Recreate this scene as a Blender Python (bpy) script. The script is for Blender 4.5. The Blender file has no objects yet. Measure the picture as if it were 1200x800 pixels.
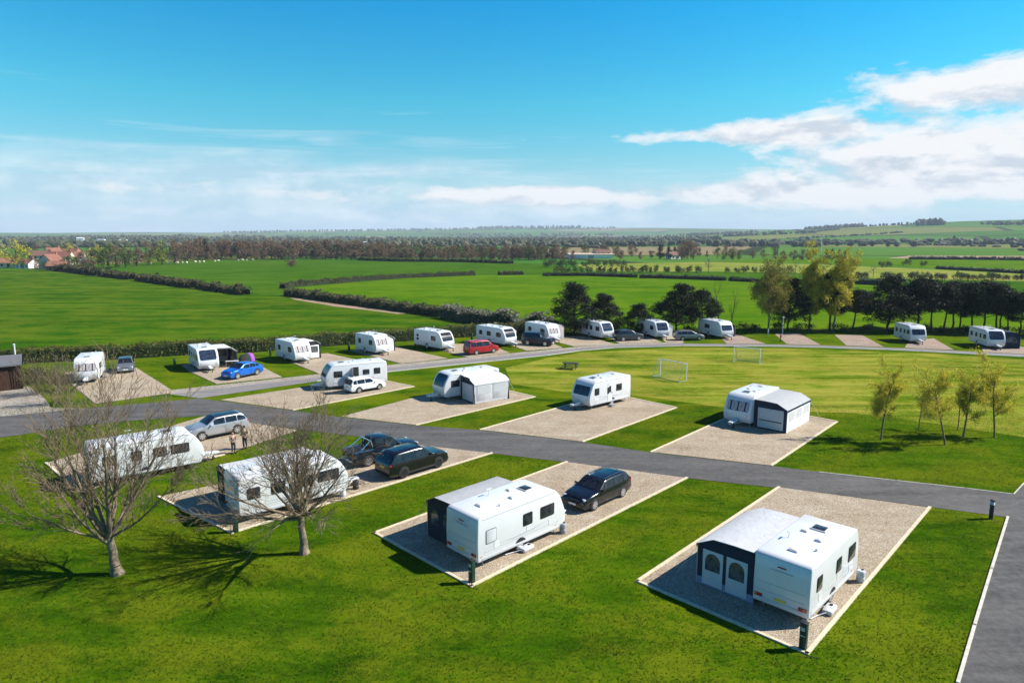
import bpy, bmesh, math, random
from mathutils import Vector, Matrix, noise
R = math.radians
PI = math.pi
HAZE = 0.00011
C = bpy.context.scene.collection
random.seed(7)

# ------------------------------------------------------------------ camera geometry
# survey of the photograph: focal length 790 px (1200 px wide), eye 16 m above the lawn,
# eye level at row 275.  at() gives the ground position seen at a pixel of the photograph.
FPX, YH, CAMH = 790.0, 275.0, 16.0
TH = math.atan((400 - YH) / FPX)

def at(px, py, z=0.0):
    u, v = px - 600, py - 400
    d = v * math.cos(TH) + FPX * math.sin(TH)
    t = (CAMH - z) / d
    return Vector((u * t, (FPX * math.cos(TH) - v * math.sin(TH)) * t, z))

def at_dist(px, Y, z=0.0):
    """point on the ground at depth Y below photo column px"""
    return Vector(((px - 600) / FPX * Y, Y, z))

# ------------------------------------------------------------------ materials
def new_mat(name):
    m = bpy.data.materials.new(name); m.use_nodes = True
    nt = m.node_tree
    return m, nt, nt.nodes['Principled BSDF']

def N(nt, kind, **kw):
    n = nt.nodes.new(kind)
    for k, v in kw.items():
        if k in n.bl_rna.properties: setattr(n, k, v)
        else: n.inputs[k].default_value = v
    return n

def L(nt, a, b): nt.links.new(a, b)

def ramp(nt, fac, stops, interp='LINEAR'):
    n = nt.nodes.new('ShaderNodeValToRGB'); cr = n.color_ramp; cr.interpolation = interp
    while len(cr.elements) < len(stops): cr.elements.new(0.5)
    for e, (p, c) in zip(cr.elements, stops):
        e.position = p; e.color = (*c, 1) if len(c) == 3 else c
    L(nt, fac, n.inputs['Fac'])
    return n.outputs['Color']

def mix(nt, fac, a, b, mode='MIX'):
    n = nt.nodes.new('ShaderNodeMix'); n.data_type = 'RGBA'; n.blend_type = mode
    for s, v in ((n.inputs['Factor'], fac), (n.inputs['A'], a), (n.inputs['B'], b)):
        pass
    def put(sock, v):
        if hasattr(v, 'is_output'): L(nt, v, sock)
        elif isinstance(v, (int, float)): sock.default_value = v
        else: sock.default_value = (*v, 1) if len(v) == 3 else v
    put(n.inputs[0], fac); put(n.inputs[6], a); put(n.inputs[7], b)
    return n.outputs[2]

def math_(nt, op, a, b=None, c=None):
    n = nt.nodes.new('ShaderNodeMath'); n.operation = op
    for i, v in enumerate((a, b, c)):
        if v is None: continue
        if hasattr(v, 'is_output'): L(nt, v, n.inputs[i])
        else: n.inputs[i].default_value = v
    return n.outputs[0]

def coords(nt, scale=(1, 1, 1), rot=(0, 0, 0), kind='Object', loc=(0, 0, 0)):
    tc = nt.nodes.new('ShaderNodeTexCoord'); mp = nt.nodes.new('ShaderNodeMapping')
    mp.inputs['Scale'].default_value = scale; mp.inputs['Rotation'].default_value = rot
    mp.inputs['Location'].default_value = loc
    L(nt, tc.outputs[kind], mp.inputs['Vector'])
    return mp.outputs['Vector']

def noise_(nt, vec, scale, detail=4, rough=0.55, dist=0.0):
    n = nt.nodes.new('ShaderNodeTexNoise')
    n.inputs['Scale'].default_value = scale; n.inputs['Detail'].default_value = detail
    n.inputs['Roughness'].default_value = rough; n.inputs['Distortion'].default_value = dist
    L(nt, vec, n.inputs['Vector'])
    return n.outputs['Fac']

def bump(nt, bs, h, strength=0.3, dist=0.02):
    b = nt.nodes.new('ShaderNodeBump'); b.inputs['Strength'].default_value = strength
    b.inputs['Distance'].default_value = dist
    L(nt, h, b.inputs['Height']); L(nt, b.outputs['Normal'], bs.inputs['Normal'])

def paint(name, col, rough=0.4, metal=0.0, coat=0.0, var=0.06, scale=2.0, dirt=None):
    """plain painted / moulded surface with faint mottling and optional grime"""
    m, nt, bs = new_mat(name)
    v = coords(nt)
    n = noise_(nt, v, scale, 5, 0.6)
    lo = tuple(c * (1 - var) for c in col); hi = tuple(min(1, c * (1 + var)) for c in col)
    c = ramp(nt, n, [(0.3, lo), (0.7, hi)])
    if dirt:
        n2 = noise_(nt, coords(nt, (1, 1, .35)), 5.0, 6, 0.65)
        f = ramp(nt, n2, [(0.52, (0, 0, 0)), (0.75, (1, 1, 1))])
        c = mix(nt, math_(nt, 'MULTIPLY', f, dirt[1]), c, dirt[0])
    L(nt, c, bs.inputs['Base Color'])
    bs.inputs['Roughness'].default_value = rough; bs.inputs['Metallic'].default_value = metal
    bs.inputs['Coat Weight'].default_value = coat; bs.inputs['Coat Roughness'].default_value = 0.06
    return m

def cloth(name, col, var=0.07):
    m = paint(name, col, 0.8, 0, 0, var, 2.5); nt = m.node_tree; bs = nt.nodes['Principled BSDF']
    a = noise_(nt, coords(nt, (1, 1, .5)), 1.6, 3, .5, 1.2)
    b = noise_(nt, coords(nt, (.5, 1.6, 1)), 5.0, 3, .5, 1.5)
    bump(nt, bs, math_(nt, 'ADD', a, math_(nt, 'MULTIPLY', b, .25)), 0.3, 0.1)
    bs.inputs['Specular IOR Level'].default_value = 0.15
    return m

def glass_mat(name, col=(0.012, 0.016, 0.022), rough=0.04):
    """tinted acrylic or car glass seen from outside: dark interior behind a glossy pane"""
    m, nt, bs = new_mat(name)
    n = noise_(nt, coords(nt), 3.0, 3)
    L(nt, ramp(nt, n, [(0.35, tuple(c * .55 for c in col)), (0.7, tuple(c * 1.8 for c in col))]), bs.inputs['Base Color'])
    bs.inputs['Roughness'].default_value = rough; bs.inputs['IOR'].default_value = 1.42
    return m

def leaf_mat(name, cols, trans=0.25, scale=0.8, rough=0.6):
    """foliage: colour varies clump by clump; thin leaves let some light through"""
    m, nt, bs = new_mat(name)
    geo = nt.nodes.new('ShaderNodeNewGeometry')
    n = noise_(nt, coords(nt), scale, 3, 0.6)
    f = math_(nt, 'ADD', math_(nt, 'MULTIPLY', n, 0.75), math_(nt, 'MULTIPLY', geo.outputs['Random Per Island'], 0.45))
    f = math_(nt, 'SUBTRACT', f, 0.1)
    k = len(cols)
    c = ramp(nt, f, [(0.2 + 0.6 * i / max(1, k - 1), col) for i, col in enumerate(cols)])
    L(nt, c, bs.inputs['Base Color'])
    bs.inputs['Roughness'].default_value = rough
    bs.inputs['Specular IOR Level'].default_value = 0.15
    if trans > 0:
        tr = nt.nodes.new('ShaderNodeBsdfTranslucent'); L(nt, c, tr.inputs['Color'])
        ms = nt.nodes.new('ShaderNodeMixShader'); ms.inputs[0].default_value = trans
        L(nt, bs.outputs[0], ms.inputs[1]); L(nt, tr.outputs[0], ms.inputs[2])
        L(nt, ms.outputs[0], nt.nodes['Material Output'].inputs['Surface'])
    return m

def bark_mat(name, a, b, scale=6):
    m, nt, bs = new_mat(name)
    n = noise_(nt, coords(nt, (1, 1, .3)), scale, 6, 0.65)
    L(nt, ramp(nt, n, [(0.35, a), (0.65, b)]), bs.inputs['Base Color'])
    bs.inputs['Roughness'].default_value = 0.85
    bs.inputs['Specular IOR Level'].default_value = 0.2
    bump(nt, bs, n, 0.6, 0.03)
    return m

M = {}
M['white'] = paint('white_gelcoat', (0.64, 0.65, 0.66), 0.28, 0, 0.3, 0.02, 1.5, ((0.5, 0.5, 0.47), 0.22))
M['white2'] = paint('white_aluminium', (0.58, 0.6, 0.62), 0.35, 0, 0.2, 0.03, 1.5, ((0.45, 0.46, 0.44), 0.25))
M['cream'] = paint('cream_plastic', (0.62, 0.58, 0.48), 0.45)
M['greypl'] = paint('grey_plastic', (0.28, 0.29, 0.31), 0.5)
M['lgrey'] = paint('light_grey_plastic', (0.5, 0.52, 0.54), 0.5)
M['seam'] = paint('seam_grey', (0.42, 0.43, 0.45), 0.5)
M['black'] = paint('black_plastic', (0.015, 0.015, 0.017), 0.55)
M['rubber'] = paint('tyre_rubber', (0.022, 0.021, 0.02), 0.8)
M['alloy'] = paint('alloy_rim', (0.62, 0.63, 0.65), 0.3, 0.8)
M['darkalloy'] = paint('dark_alloy_rim', (0.06, 0.06, 0.065), 0.35, 0.7)
M['galv'] = paint('galvanised_steel', (0.45, 0.46, 0.47), 0.45, 0.7)
M['chrome'] = paint('chrome', (0.75, 0.76, 0.78), 0.12, 1.0)
M['acry'] = glass_mat('tinted_acrylic', (0.022, 0.024, 0.03), 0.08)
M['acryblue'] = glass_mat('tinted_blue_acrylic', (0.018, 0.028, 0.05), 0.06)
M['carglass'] = glass_mat('car_glass')
M['curtain'] = paint('curtain_fabric', (0.42, 0.36, 0.36), 0.8)
M['redlens'] = paint('red_lens', (0.45, 0.015, 0.012), 0.2, 0, 0.5)
M['amber'] = paint('amber_lens', (0.7, 0.22, 0.02), 0.2, 0, 0.5)
M['clearlens'] = paint('clear_lens', (0.7, 0.72, 0.74), 0.12, 0.3, 0.6)
M['plate_y'] = paint('yellow_plate', (0.75, 0.55, 0.06), 0.4)
M['plate_w'] = paint('white_plate', (0.78, 0.78, 0.76), 0.4)
M['navy'] = cloth('navy_canvas', (0.022, 0.032, 0.055))
M['charcoal'] = cloth('charcoal_canvas', (0.03, 0.033, 0.038))
M['canvas'] = cloth('pale_grey_canvas', (0.5, 0.51, 0.52))
M['canvasg'] = cloth('mid_grey_canvas', (0.36, 0.37, 0.375))
M['canvasw'] = cloth('white_canvas', (0.74, 0.745, 0.75))
M['bluegrey'] = cloth('blue_grey_canvas', (0.2, 0.23, 0.33))
M['film'] = glass_mat('clear_window_film', (0.07, 0.075, 0.08), 0.08)
M['lilac'] = paint('purple_fabric', (0.28, 0.06, 0.5), 0.7)
M['green_post'] = paint('dark_green_paint', (0.008, 0.035, 0.022), 0.5)
M['timber_dark'] = bark_mat('dark_stained_timber', (0.035, 0.018, 0.012), (0.075, 0.038, 0.024), 8)
M['timber'] = bark_mat('weathered_timber', (0.2, 0.16, 0.12), (0.3, 0.25, 0.2), 8)
M['bench'] = bark_mat('dark_bench_timber', (0.03, 0.027, 0.025), (0.07, 0.062, 0.055), 8)
M['edging'] = bark_mat('pale_edging_timber', (0.5, 0.42, 0.28), (0.68, 0.58, 0.42), 5)
M['kerbst'] = paint('pale_concrete', (0.5, 0.47, 0.4), 0.85, 0, 0, 0.2, 4)
M['shedroof'] = paint('grey_felt_roof', (0.12, 0.12, 0.13), 0.8, 0, 0, 0.15, 3)
M['skin'] = paint('skin', (0.5, 0.28, 0.2), 0.5)
M['net'] = paint('pale_net_cord', (0.6, 0.6, 0.58), 0.8)
M['goal'] = paint('white_goal_paint', (0.72, 0.73, 0.74), 0.45)

# ------------------------------------------------------------------ mesh builder
class MB:
    def __init__(s): s.v = []; s.f = []
    def add(s, vs, fs):
        o = len(s.v); s.v += [tuple(p) for p in vs]; s.f += [tuple(i + o for i in f) for f in fs]
        return s
    def box(s, c, d, rz=0.0, ry=0.0, rx=0.0):
        m = Matrix.Rotation(rz, 3, 'Z') @ Matrix.Rotation(ry, 3, 'Y') @ Matrix.Rotation(rx, 3, 'X')
        c = Vector(c); vs = []
        for x in (-1, 1):
            for y in (-1, 1):
                for z in (-1, 1): vs.append(c + m @ Vector((x * d[0] / 2, y * d[1] / 2, z * d[2] / 2)))
        return s.add(vs, [(0, 1, 3, 2), (4, 6, 7, 5), (0, 4, 5, 1), (2, 3, 7, 6), (0, 2, 6, 4), (1, 5, 7, 3)])
    def tube(s, p0, p1, r0, r1=None, n=8, cap=True):
        r1 = r0 if r1 is None else r1
        p0, p1 = Vector(p0), Vector(p1); d = (p1 - p0)
        if d.length < 1e-6: return s
        d.normalize(); a = d.orthogonal().normalized(); b = d.cross(a)
        vs = []
        for p, r in ((p0, r0), (p1, r1)):
            for i in range(n):
                t = 2 * PI * i / n; vs.append(p + (a * math.cos(t) + b * math.sin(t)) * r)
        fs = [(i, (i + 1) % n, n + (i + 1) % n, n + i) for i in range(n)]
        if cap: fs += [tuple(range(n))[::-1], tuple(range(n, 2 * n))]
        return s.add(vs, fs)
    def path(s, pts, r, n=6):
        for a, b in zip(pts, pts[1:]): s.tube(a, b, r, r, n)
        return s
    def prism(s, poly, a0, a1, axis='y'):
        """closed 2-D polygon extruded; axis y: poly is (x,z); axis x: (y,z); axis z: (x,y)"""
        k = len(poly)
        f = {'y': lambda p, t: (p[0], t, p[1]), 'x': lambda p, t: (t, p[0], p[1]), 'z': lambda p, t: (p[0], p[1], t)}[axis]
        vs = [f(p, a0) for p in poly] + [f(p, a1) for p in poly]
        fs = [(i, (i + 1) % k, k + (i + 1) % k, k + i) for i in range(k)] + [tuple(range(k))[::-1], tuple(range(k, 2 * k))]
        return s.add(vs, fs)
    def lathe(s, prof, c=(0, 0, 0), axis='z', n=16):
        """prof = [(r, h)]"""
        vs = []; k = len(prof)
        for i in range(n):
            t = 2 * PI * i / n
            for r, h in prof:
                q = (r * math.cos(t), r * math.sin(t), h)
                if axis == 'y': q = (q[0], q[2], q[1])
                if axis == 'x': q = (q[2], q[0], q[1])
                vs.append((q[0] + c[0], q[1] + c[1], q[2] + c[2]))
        fs = []
        for i in range(n):
            j = (i + 1) % n
            for a in range(k - 1): fs.append((i * k + a, j * k + a, j * k + a + 1, i * k + a + 1))
        return s.add(vs, fs)
    def grid(s, rows, closed=False):
        k = len(rows[0]); vs = [p for r in rows for p in r]; fs = []
        for i in range(len(rows) - 1):
            for j in range(k - (0 if closed else 1)):
                fs.append((i * k + j, i * k + (j + 1) % k, (i + 1) * k + (j + 1) % k, (i + 1) * k + j))
        return s.add(vs, fs)
    def quad(s, a, b, c, d): return s.add([a, b, c, d], [(0, 1, 2, 3)])
    def build(s, name, mat, parent=None, smooth=35, bevel=0.0, seg=2, solid=0.0, bangle=30):
        bm = bmesh.new()
        vs = [bm.verts.new(p) for p in s.v]
        for f in s.f:
            try: bm.faces.new([vs[i] for i in f])
            except ValueError: pass
        if solid or bevel: bmesh.ops.remove_doubles(bm, verts=bm.verts, dist=1e-5)
        bmesh.ops.recalc_face_normals(bm, faces=bm.faces)
        if bevel:
            es = [e for e in bm.edges if len(e.link_faces) == 2 and e.calc_face_angle(0) > R(bangle)]
            bmesh.ops.bevel(bm, geom=es, offset=bevel, segments=seg, profile=0.5, affect='EDGES', clamp_overlap=True)
        if solid:
            bmesh.ops.solidify(bm, geom=bm.faces[:], thickness=solid)
            bmesh.ops.recalc_face_normals(bm, faces=bm.faces)
        if smooth:
            for f in bm.faces: f.smooth = True
            a = R(smooth)
            for e in bm.edges:
                if len(e.link_faces) == 2 and e.calc_face_angle(0) > a: e.smooth = False
        me = bpy.data.meshes.new(name); bm.to_mesh(me); bm.free()
        for m_ in (mat if isinstance(mat, (list, tuple)) else [mat]): me.materials.append(m_)
        o = bpy.data.objects.new(name, me); C.objects.link(o)
        if parent is not None: o.parent = parent
        return o

def fast_mesh(name, v, f, mats, parent=None, idx=None, smooth=False):
    me = bpy.data.meshes.new(name); me.from_pydata(v, [], f)
    for m_ in mats: me.materials.append(m_)
    if idx is not None: me.polygons.foreach_set('material_index', idx)
    if smooth: me.polygons.foreach_set('use_smooth', [True] * len(f))
    me.update()
    o = bpy.data.objects.new(name, me); C.objects.link(o)
    if parent is not None: o.parent = parent
    return o

def tag(o, label=None, cat=None, group=None, kind=None):
    if label: o['label'] = label
    if cat: o['category'] = cat
    if group: o['group'] = group
    if kind: o['kind'] = kind
    return o

def thing(name, label, cat, loc=(0, 0, 0), rz=0.0, group=None):
    o = bpy.data.objects.new(name, None); C.objects.link(o)
    o.location = loc; o.rotation_euler = (0, 0, rz); o.empty_display_size = 0.3
    return tag(o, label, cat, group)

def dup(root, loc, rz=0.0, sc=1.0, label=None, group=None):
    """a thing with its parts and sub-parts copied; meshes shared"""
    r = root.copy(); C.objects.link(r)
    r.location = loc; r.rotation_euler = (0, 0, rz)
    r.scale = sc if isinstance(sc, (tuple, list)) else (sc, sc, sc)
    if label: r['label'] = label
    if group: r['group'] = group
    for ch in list(root.children):
        c = ch.copy(); C.objects.link(c); c.parent = r
        for g in ch.children:
            d = g.copy(); C.objects.link(d); d.parent = c
    return r

def structure(o): o['kind'] = 'structure'; return o

def flat(name, pts, z, mat):
    """flat sheet from a closed outline"""
    bm = bmesh.new()
    vs = [bm.verts.new((p[0], p[1], z)) for p in pts]
    f = bm.faces.new(vs)
    if f.normal.z < 0 or f.calc_area() and (f.normal_update() or f.normal.z < 0): f.normal_flip()
    bmesh.ops.triangulate(bm, faces=[f])
    me = bpy.data.meshes.new(name); bm.to_mesh(me); bm.free(); me.materials.append(mat)
    o = bpy.data.objects.new(name, me); C.objects.link(o)
    return structure(o)
# ------------------------------------------------------------------ ground materials
def grass_mat(name, dark, mid, light, s=1.0, yellow=0.5, rot=0.0, fine=True, streak=0.0, srot=0.0, sscale=(0.04, 0.9, 1)):
    m, nt, bs = new_mat(name)
    v = coords(nt, (1, 1, 1), (0, 0, rot))
    big = noise_(nt, v, 0.045 * s, 4, 0.6)
    med = noise_(nt, coords(nt, (.6, 1.3, 1), (0, 0, rot)), 0.55 * s, 6, 0.68, 0.6)
    sm = noise_(nt, coords(nt, (.6, 1.2, 1), (0, 0, .3)), 3.2 * s, 6, 0.8)
    f = math_(nt, 'ADD', math_(nt, 'MULTIPLY', big, 0.30), math_(nt, 'MULTIPLY', med, 0.38))
    f = math_(nt, 'ADD', f, math_(nt, 'MULTIPLY', sm, 0.32))
    if streak:
        st = noise_(nt, coords(nt, sscale, (0, 0, srot)), 1.0, 4, 0.6)
        f = math_(nt, 'ADD', f, math_(nt, 'MULTIPLY', math_(nt, 'SUBTRACT', st, 0.5), streak))
    c = ramp(nt, f, [(0.39, dark), (0.5, mid), (0.62, light)])
    # drier, olive patches where the turf is thin
    dry = noise_(nt, coords(nt, (1, 1.5, 1), (0, 0, 0.6), loc=(31, 7, 0)), 0.16 * s, 5, 0.65, 0.4)
    dry = math_(nt, 'ADD', math_(nt, 'MULTIPLY', dry, 0.7), math_(nt, 'MULTIPLY', sm, 0.3))
    df = ramp(nt, dry, [(0.45, (0, 0, 0)), (0.56, (1, 1, 1))])
    c = mix(nt, math_(nt, 'MULTIPLY', df, yellow), c, tuple(l * k for l, k in zip(light, (1.5, 1.08, 1.6))))
    if fine:
        fi = noise_(nt, coords(nt, (.75, 1.1, 1), (0, 0, .2)), 8.0 * s, 6, 0.85)
        c = mix(nt, 1.0, c, ramp(nt, fi, [(0.3, (0.42, 0.46, 0.42)), (0.47, (.82, .84, .82)), (0.6, (1.0, 1.0, 1.0)), (0.72, (1.0, 1.0, 1.0))]), 'MULTIPLY')
        bump(nt, bs, math_(nt, 'ADD', fi, math_(nt, 'MULTIPLY', sm, .8)), 0.55, 0.05)
    L(nt, c, bs.inputs['Base Color'])
    bs.inputs['Roughness'].default_value = 1.0; bs.inputs['Specular IOR Level'].default_value = 0.0
    return m

def gravel_mat(name, cols, sc=20.0):
    m, nt, bs = new_mat(name)
    v = coords(nt)
    vo = nt.nodes.new('ShaderNodeTexVoronoi'); vo.inputs['Scale'].default_value = sc; L(nt, v, vo.inputs['Vector'])
    sep = nt.nodes.new('ShaderNodeSeparateColor'); L(nt, vo.outputs['Color'], sep.inputs[0])
    n = noise_(nt, v, 0.5, 6, 0.7, .5)
    rut = noise_(nt, coords(nt, (.07, .9, 1), (0, 0, R(-44))), 1.0, 4, .6)
    n = math_(nt, 'ADD', math_(nt, 'MULTIPLY', n, .6), math_(nt, 'MULTIPLY', rut, .4))
    f = math_(nt, 'ADD', math_(nt, 'MULTIPLY', sep.outputs[0], 0.66), math_(nt, 'MULTIPLY', math_(nt, 'SUBTRACT', n, 0.33), 1.25))
    k = len(cols)
    c = ramp(nt, f, [(i / (k - 1), q) for i, q in enumerate(cols)])
    dk = ramp(nt, vo.outputs['Distance'], [(0.25, (1, 1, 1)), (0.62, (0.45, 0.43, 0.4))])
    c = mix(nt, 0.8, c, dk, 'MULTIPLY')
    L(nt, c, bs.inputs['Base Color']); bs.inputs['Roughness'].default_value = 0.9
    bs.inputs['Specular IOR Level'].default_value = 0.2
    bump(nt, bs, math_(nt, 'SUBTRACT', 1.0, vo.outputs['Distance']), 0.7, 0.03)
    return m

def asphalt_mat(name, a, b, sc=1.0, rot=0.0):
    m, nt, bs = new_mat(name)
    v = coords(nt)
    n1 = noise_(nt, coords(nt, (.5, 1, 1), (0, 0, R(20))), 0.5 * sc, 6, 0.7, 0.7)
    n2 = noise_(nt, v, 30, 3, 0.8)
    n3 = noise_(nt, v, 2.6, 6, 0.75)
    tr = noise_(nt, coords(nt, (.035, 1.1, 1), (0, 0, rot)), 1.0, 4, .6)
    n1 = math_(nt, 'ADD', math_(nt, 'MULTIPLY', n1, .5), math_(nt, 'MULTIPLY', tr, .5))
    f = math_(nt, 'ADD', math_(nt, 'MULTIPLY', n1, 0.5), math_(nt, 'MULTIPLY', n2, 0.2)); f = math_(nt, 'ADD', f, math_(nt, 'MULTIPLY', n3, 0.3))
    L(nt, ramp(nt, f, [(0.39, a), (0.62, b)]), bs.inputs['Base Color'])
    bs.inputs['Roughness'].default_value = 0.85
    bs.inputs['Specular IOR Level'].default_value = 0.25
    bump(nt, bs, n2, 0.35, 0.01)
    return m

_a, _b = at(487, 509), at(1132, 583); RDIR = math.atan2((_b - _a).y, (_b - _a).x)
G_lawn = grass_mat('lawn_grass', (0.017, 0.058, 0.0012), (0.05, 0.112, 0.0018), (0.11, 0.165, 0.005), yellow=0.5, streak=0.3, srot=R(40), sscale=(0.06, 0.5, 1))
G_play = grass_mat('mown_grass', (0.066, 0.122, 0.004), (0.142, 0.195, 0.011), (0.255, 0.275, 0.036), yellow=0.4, streak=0.8, srot=R(-28), sscale=(0.05, 0.55, 1))
G_crop = grass_mat('young_cereal_crop', (0.014, 0.058, 0.001), (0.027, 0.09, 0.002), (0.075, 0.13, 0.006), s=0.7, yellow=0.5, fine=False, streak=0.55, srot=R(-42), sscale=(0.015, 0.2, 1))
G_crop2 = grass_mat('bright_cereal_crop', (0.03, 0.095, 0.001), (0.055, 0.135, 0.002), (0.1, 0.175, 0.006), s=0.4, yellow=0.3, fine=False, streak=0.3, srot=R(-10), sscale=(0.01, 0.15, 1))
G_hill = grass_mat('hill_crop', (0.02, 0.076, 0.002), (0.035, 0.10, 0.003), (0.065, 0.135, 0.009), s=0.35, yellow=0.25, fine=False, streak=0.2, srot=R(5), sscale=(0.01, 0.12, 1))
G_past = grass_mat('yellow_green_pasture', (0.1, 0.15, 0.018), (0.15, 0.2, 0.028), (0.23, 0.25, 0.05), s=0.2, yellow=0.4, fine=False, streak=0.2, sscale=(0.01, 0.1, 1))
G_soil = grass_mat('tan_stubble', (0.2, 0.15, 0.09), (0.27, 0.21, 0.13), (0.33, 0.28, 0.18), s=0.3, yellow=0.3, fine=False)
G_rough = grass_mat('rough_grass', (0.05, 0.09, 0.012), (0.1, 0.14, 0.02), (0.2, 0.2, 0.06), s=0.8, yellow=0.6)
G_grav = gravel_mat('pea_gravel', [(0.14, 0.098, 0.062), (0.33, 0.255, 0.172), (0.46, 0.37, 0.262), (0.54, 0.455, 0.345), (0.68, 0.61, 0.51)])
G_gravp = gravel_mat('pinkish_gravel', [(0.2, 0.13, 0.1), (0.34, 0.25, 0.2), (0.45, 0.35, 0.28), (0.55, 0.46, 0.38)])
G_dirt = gravel_mat('pale_hardcore', [(0.2, 0.17, 0.14), (0.34, 0.3, 0.25), (0.44, 0.4, 0.34), (0.5, 0.47, 0.42)], 9)
G_road = asphalt_mat('asphalt', (0.042, 0.04, 0.038), (0.135, 0.128, 0.121), 1.0, -RDIR)
G_road2 = asphalt_mat('worn_asphalt', (0.14, 0.13, 0.125), (0.25, 0.235, 0.225))
G_roadr = asphalt_mat('dark_asphalt', (0.028, 0.0275, 0.027), (0.135, 0.13, 0.124), 1.4, R(-77))

# far land: a patchwork of fields, greens with a few tan and brown ones, dark hedgerow lines between
def far_mat():
    m, nt, bs = new_mat('patchwork_fields')
    v = coords(nt, (1 / 420, 1 / 330, 0), (0, 0, R(17)))
    vo = nt.nodes.new('ShaderNodeTexVoronoi'); vo.inputs['Scale'].default_value = 1.0; L(nt, v, vo.inputs['Vector'])
    ve = nt.nodes.new('ShaderNodeTexVoronoi'); ve.feature = 'DISTANCE_TO_EDGE'; ve.inputs['Scale'].default_value = 1.0; L(nt, v, ve.inputs['Vector'])
    sep = nt.nodes.new('ShaderNodeSeparateColor'); L(nt, vo.outputs['Color'], sep.inputs[0])
    c = ramp(nt, sep.outputs[0], [(0.0, (0.05, 0.15, 0.02)), (0.3, (0.075, 0.17, 0.025)), (0.45, (0.1, 0.19, 0.03)), (0.58, (0.055, 0.12, 0.02)), (0.7, (0.16, 0.18, 0.05)), (0.82, (0.22, 0.18, 0.1)), (0.9, (0.06, 0.15, 0.02))], 'CONSTANT')
    n = noise_(nt, coords(nt), 0.012, 5, 0.6)
    c = mix(nt, 0.5, c, ramp(nt, n, [(0.3, (0.7, 0.7, 0.7)), (0.7, (1, 1, 1))]), 'MULTIPLY')
    e = ramp(nt, ve.outputs['Distance'], [(0.014, (1, 1, 1)), (0.024, (0, 0, 0))])
    c = mix(nt, e, c, (0.03, 0.045, 0.02))
    L(nt, c, bs.inputs['Base Color']); bs.inputs['Roughness'].default_value = 0.95
    bs.inputs['Specular IOR Level'].default_value = 0.0
    return m
G_far = far_mat()

# ------------------------------------------------------------------ terrain
def sstep(a, b, x):
    t = max(0.0, min(1.0, (x - a) / (b - a))); return t * t * (3 - 2 * t)

def land(x, y):
    """height of the land: level round the site, long hills rising on the right and far away"""
    d = math.hypot(x, y)
    if d < 900: return 0.0
    az = math.atan2(x, max(y, 1.0)) if y > 0 else (PI / 2 if x > 0 else -PI / 2)
    r = sstep(1000, 2900, d)
    right = sstep(0.12, 0.62, az) * 52 * r + sstep(0.3, 0.75, az) * 16 * sstep(2000, 3400, d)
    far = sstep(3400, 6200, d) * (58 + 16 * math.sin(az * 6 + 1.0) * sstep(-.45, 0, az)) * (0.45 + 0.55 * sstep(-0.5, -0.15, az)) * (1 - .75 * sstep(0.2, 0.5, az))
    left = r * 5 * sstep(-0.2, -0.6, az)
    k = noise.noise(Vector((x / 800, y / 800, 0.3))) * 9 * r + noise.noise(Vector((x / 260, y / 260, 2.3))) * 2.2 * r
    return right + far + left + k * (0.25 + 0.75 * sstep(0.0, .4, abs(az)))

def terrain():
    ys = [-400, -150, -60, -20, 20, 60, 120, 200, 300, 450, 600, 750, 900] + [900 + 110 * i for i in range(1, 24)] + [3430 + 260 * i for i in range(1, 20)]
    n = 72
    vs = []; fs = []
    for j, y in enumerate(ys):
        half = max(1500.0, abs(y) * 1.15 + 600)
        for i in range(n + 1):
            x = (i / n * 2 - 1) * half
            vs.append((x, y, land(x, y) - 0.08))
    for j in range(len(ys) - 1):
        for i in range(n):
            a = j * (n + 1) + i; fs.append((a, a + 1, a + n + 2, a + n + 1))
    o = fast_mesh('terrain', vs, fs, [G_far], smooth=True)
    structure(o)
terrain()

def px_poly(name, pts, z, mat): return flat(name, [at(*p) for p in pts], z, mat)

# lawn of the site, from behind the viewer to the back hedge and the pine belt
lawn = [Vector((-260, -60, 0)), Vector((260, -60, 0)), at(1900, 400), at(1300, 391), at(1000, 386), at(800, 385), at(640, 386),
        at(560, 392), at(440, 401), at(300, 411), at(130, 419), at(0, 424), at(-500, 440)]
flat('lawn', lawn, 0.0, G_lawn)
px_poly('playing_field', [(592, 431), (640, 420), (680, 413), (800, 407.5), (900, 408), (960, 409.5), (1080, 414), (1200, 421), (1330, 432),
                          (1330, 520), (1200, 512), (1100, 497), (1000, 484), (938, 482), (850, 478), (793, 470), (735, 462), (660, 459), (600, 450)], 0.012, G_play)
# fields beyond
px_poly('crop_field', [(-520, 446), (0, 425), (130, 420), (300, 412), (440, 402), (560, 393), (640, 387), (600, 381), (560, 375.5), (480, 364.5), (335, 346.5), (290, 343), (160, 326),
                       (75, 314), (0, 316), (-300, 318)], -0.02, G_crop)
px_poly('soil_strip', [(338, 348), (400, 356.8), (480, 367), (466, 367.6), (392, 358.8), (345, 351)], -0.01, G_soil)
px_poly('hill_field', [(75, 312.5), (160, 325), (290, 342.5), (335, 345.5), (340, 337), (450, 326.5), (560, 321.5), (640, 321.5), (690, 319.5), (640, 309), (560, 306), (400, 304.5), (240, 304.5), (150, 309)], -0.022, G_hill)
px_poly('cereal_field', [(340, 337.5), (450, 327), (560, 322.2), (640, 322), (740, 323.8), (870, 329), (1000, 331.5), (1200, 345), (1500, 360), (1900, 392), (1300, 390), (1000, 385), (800, 384.5),
                         (640, 385.5), (600, 380), (560, 374.5), (480, 363.5), (338, 345.5)], -0.015, G_crop2)
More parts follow.
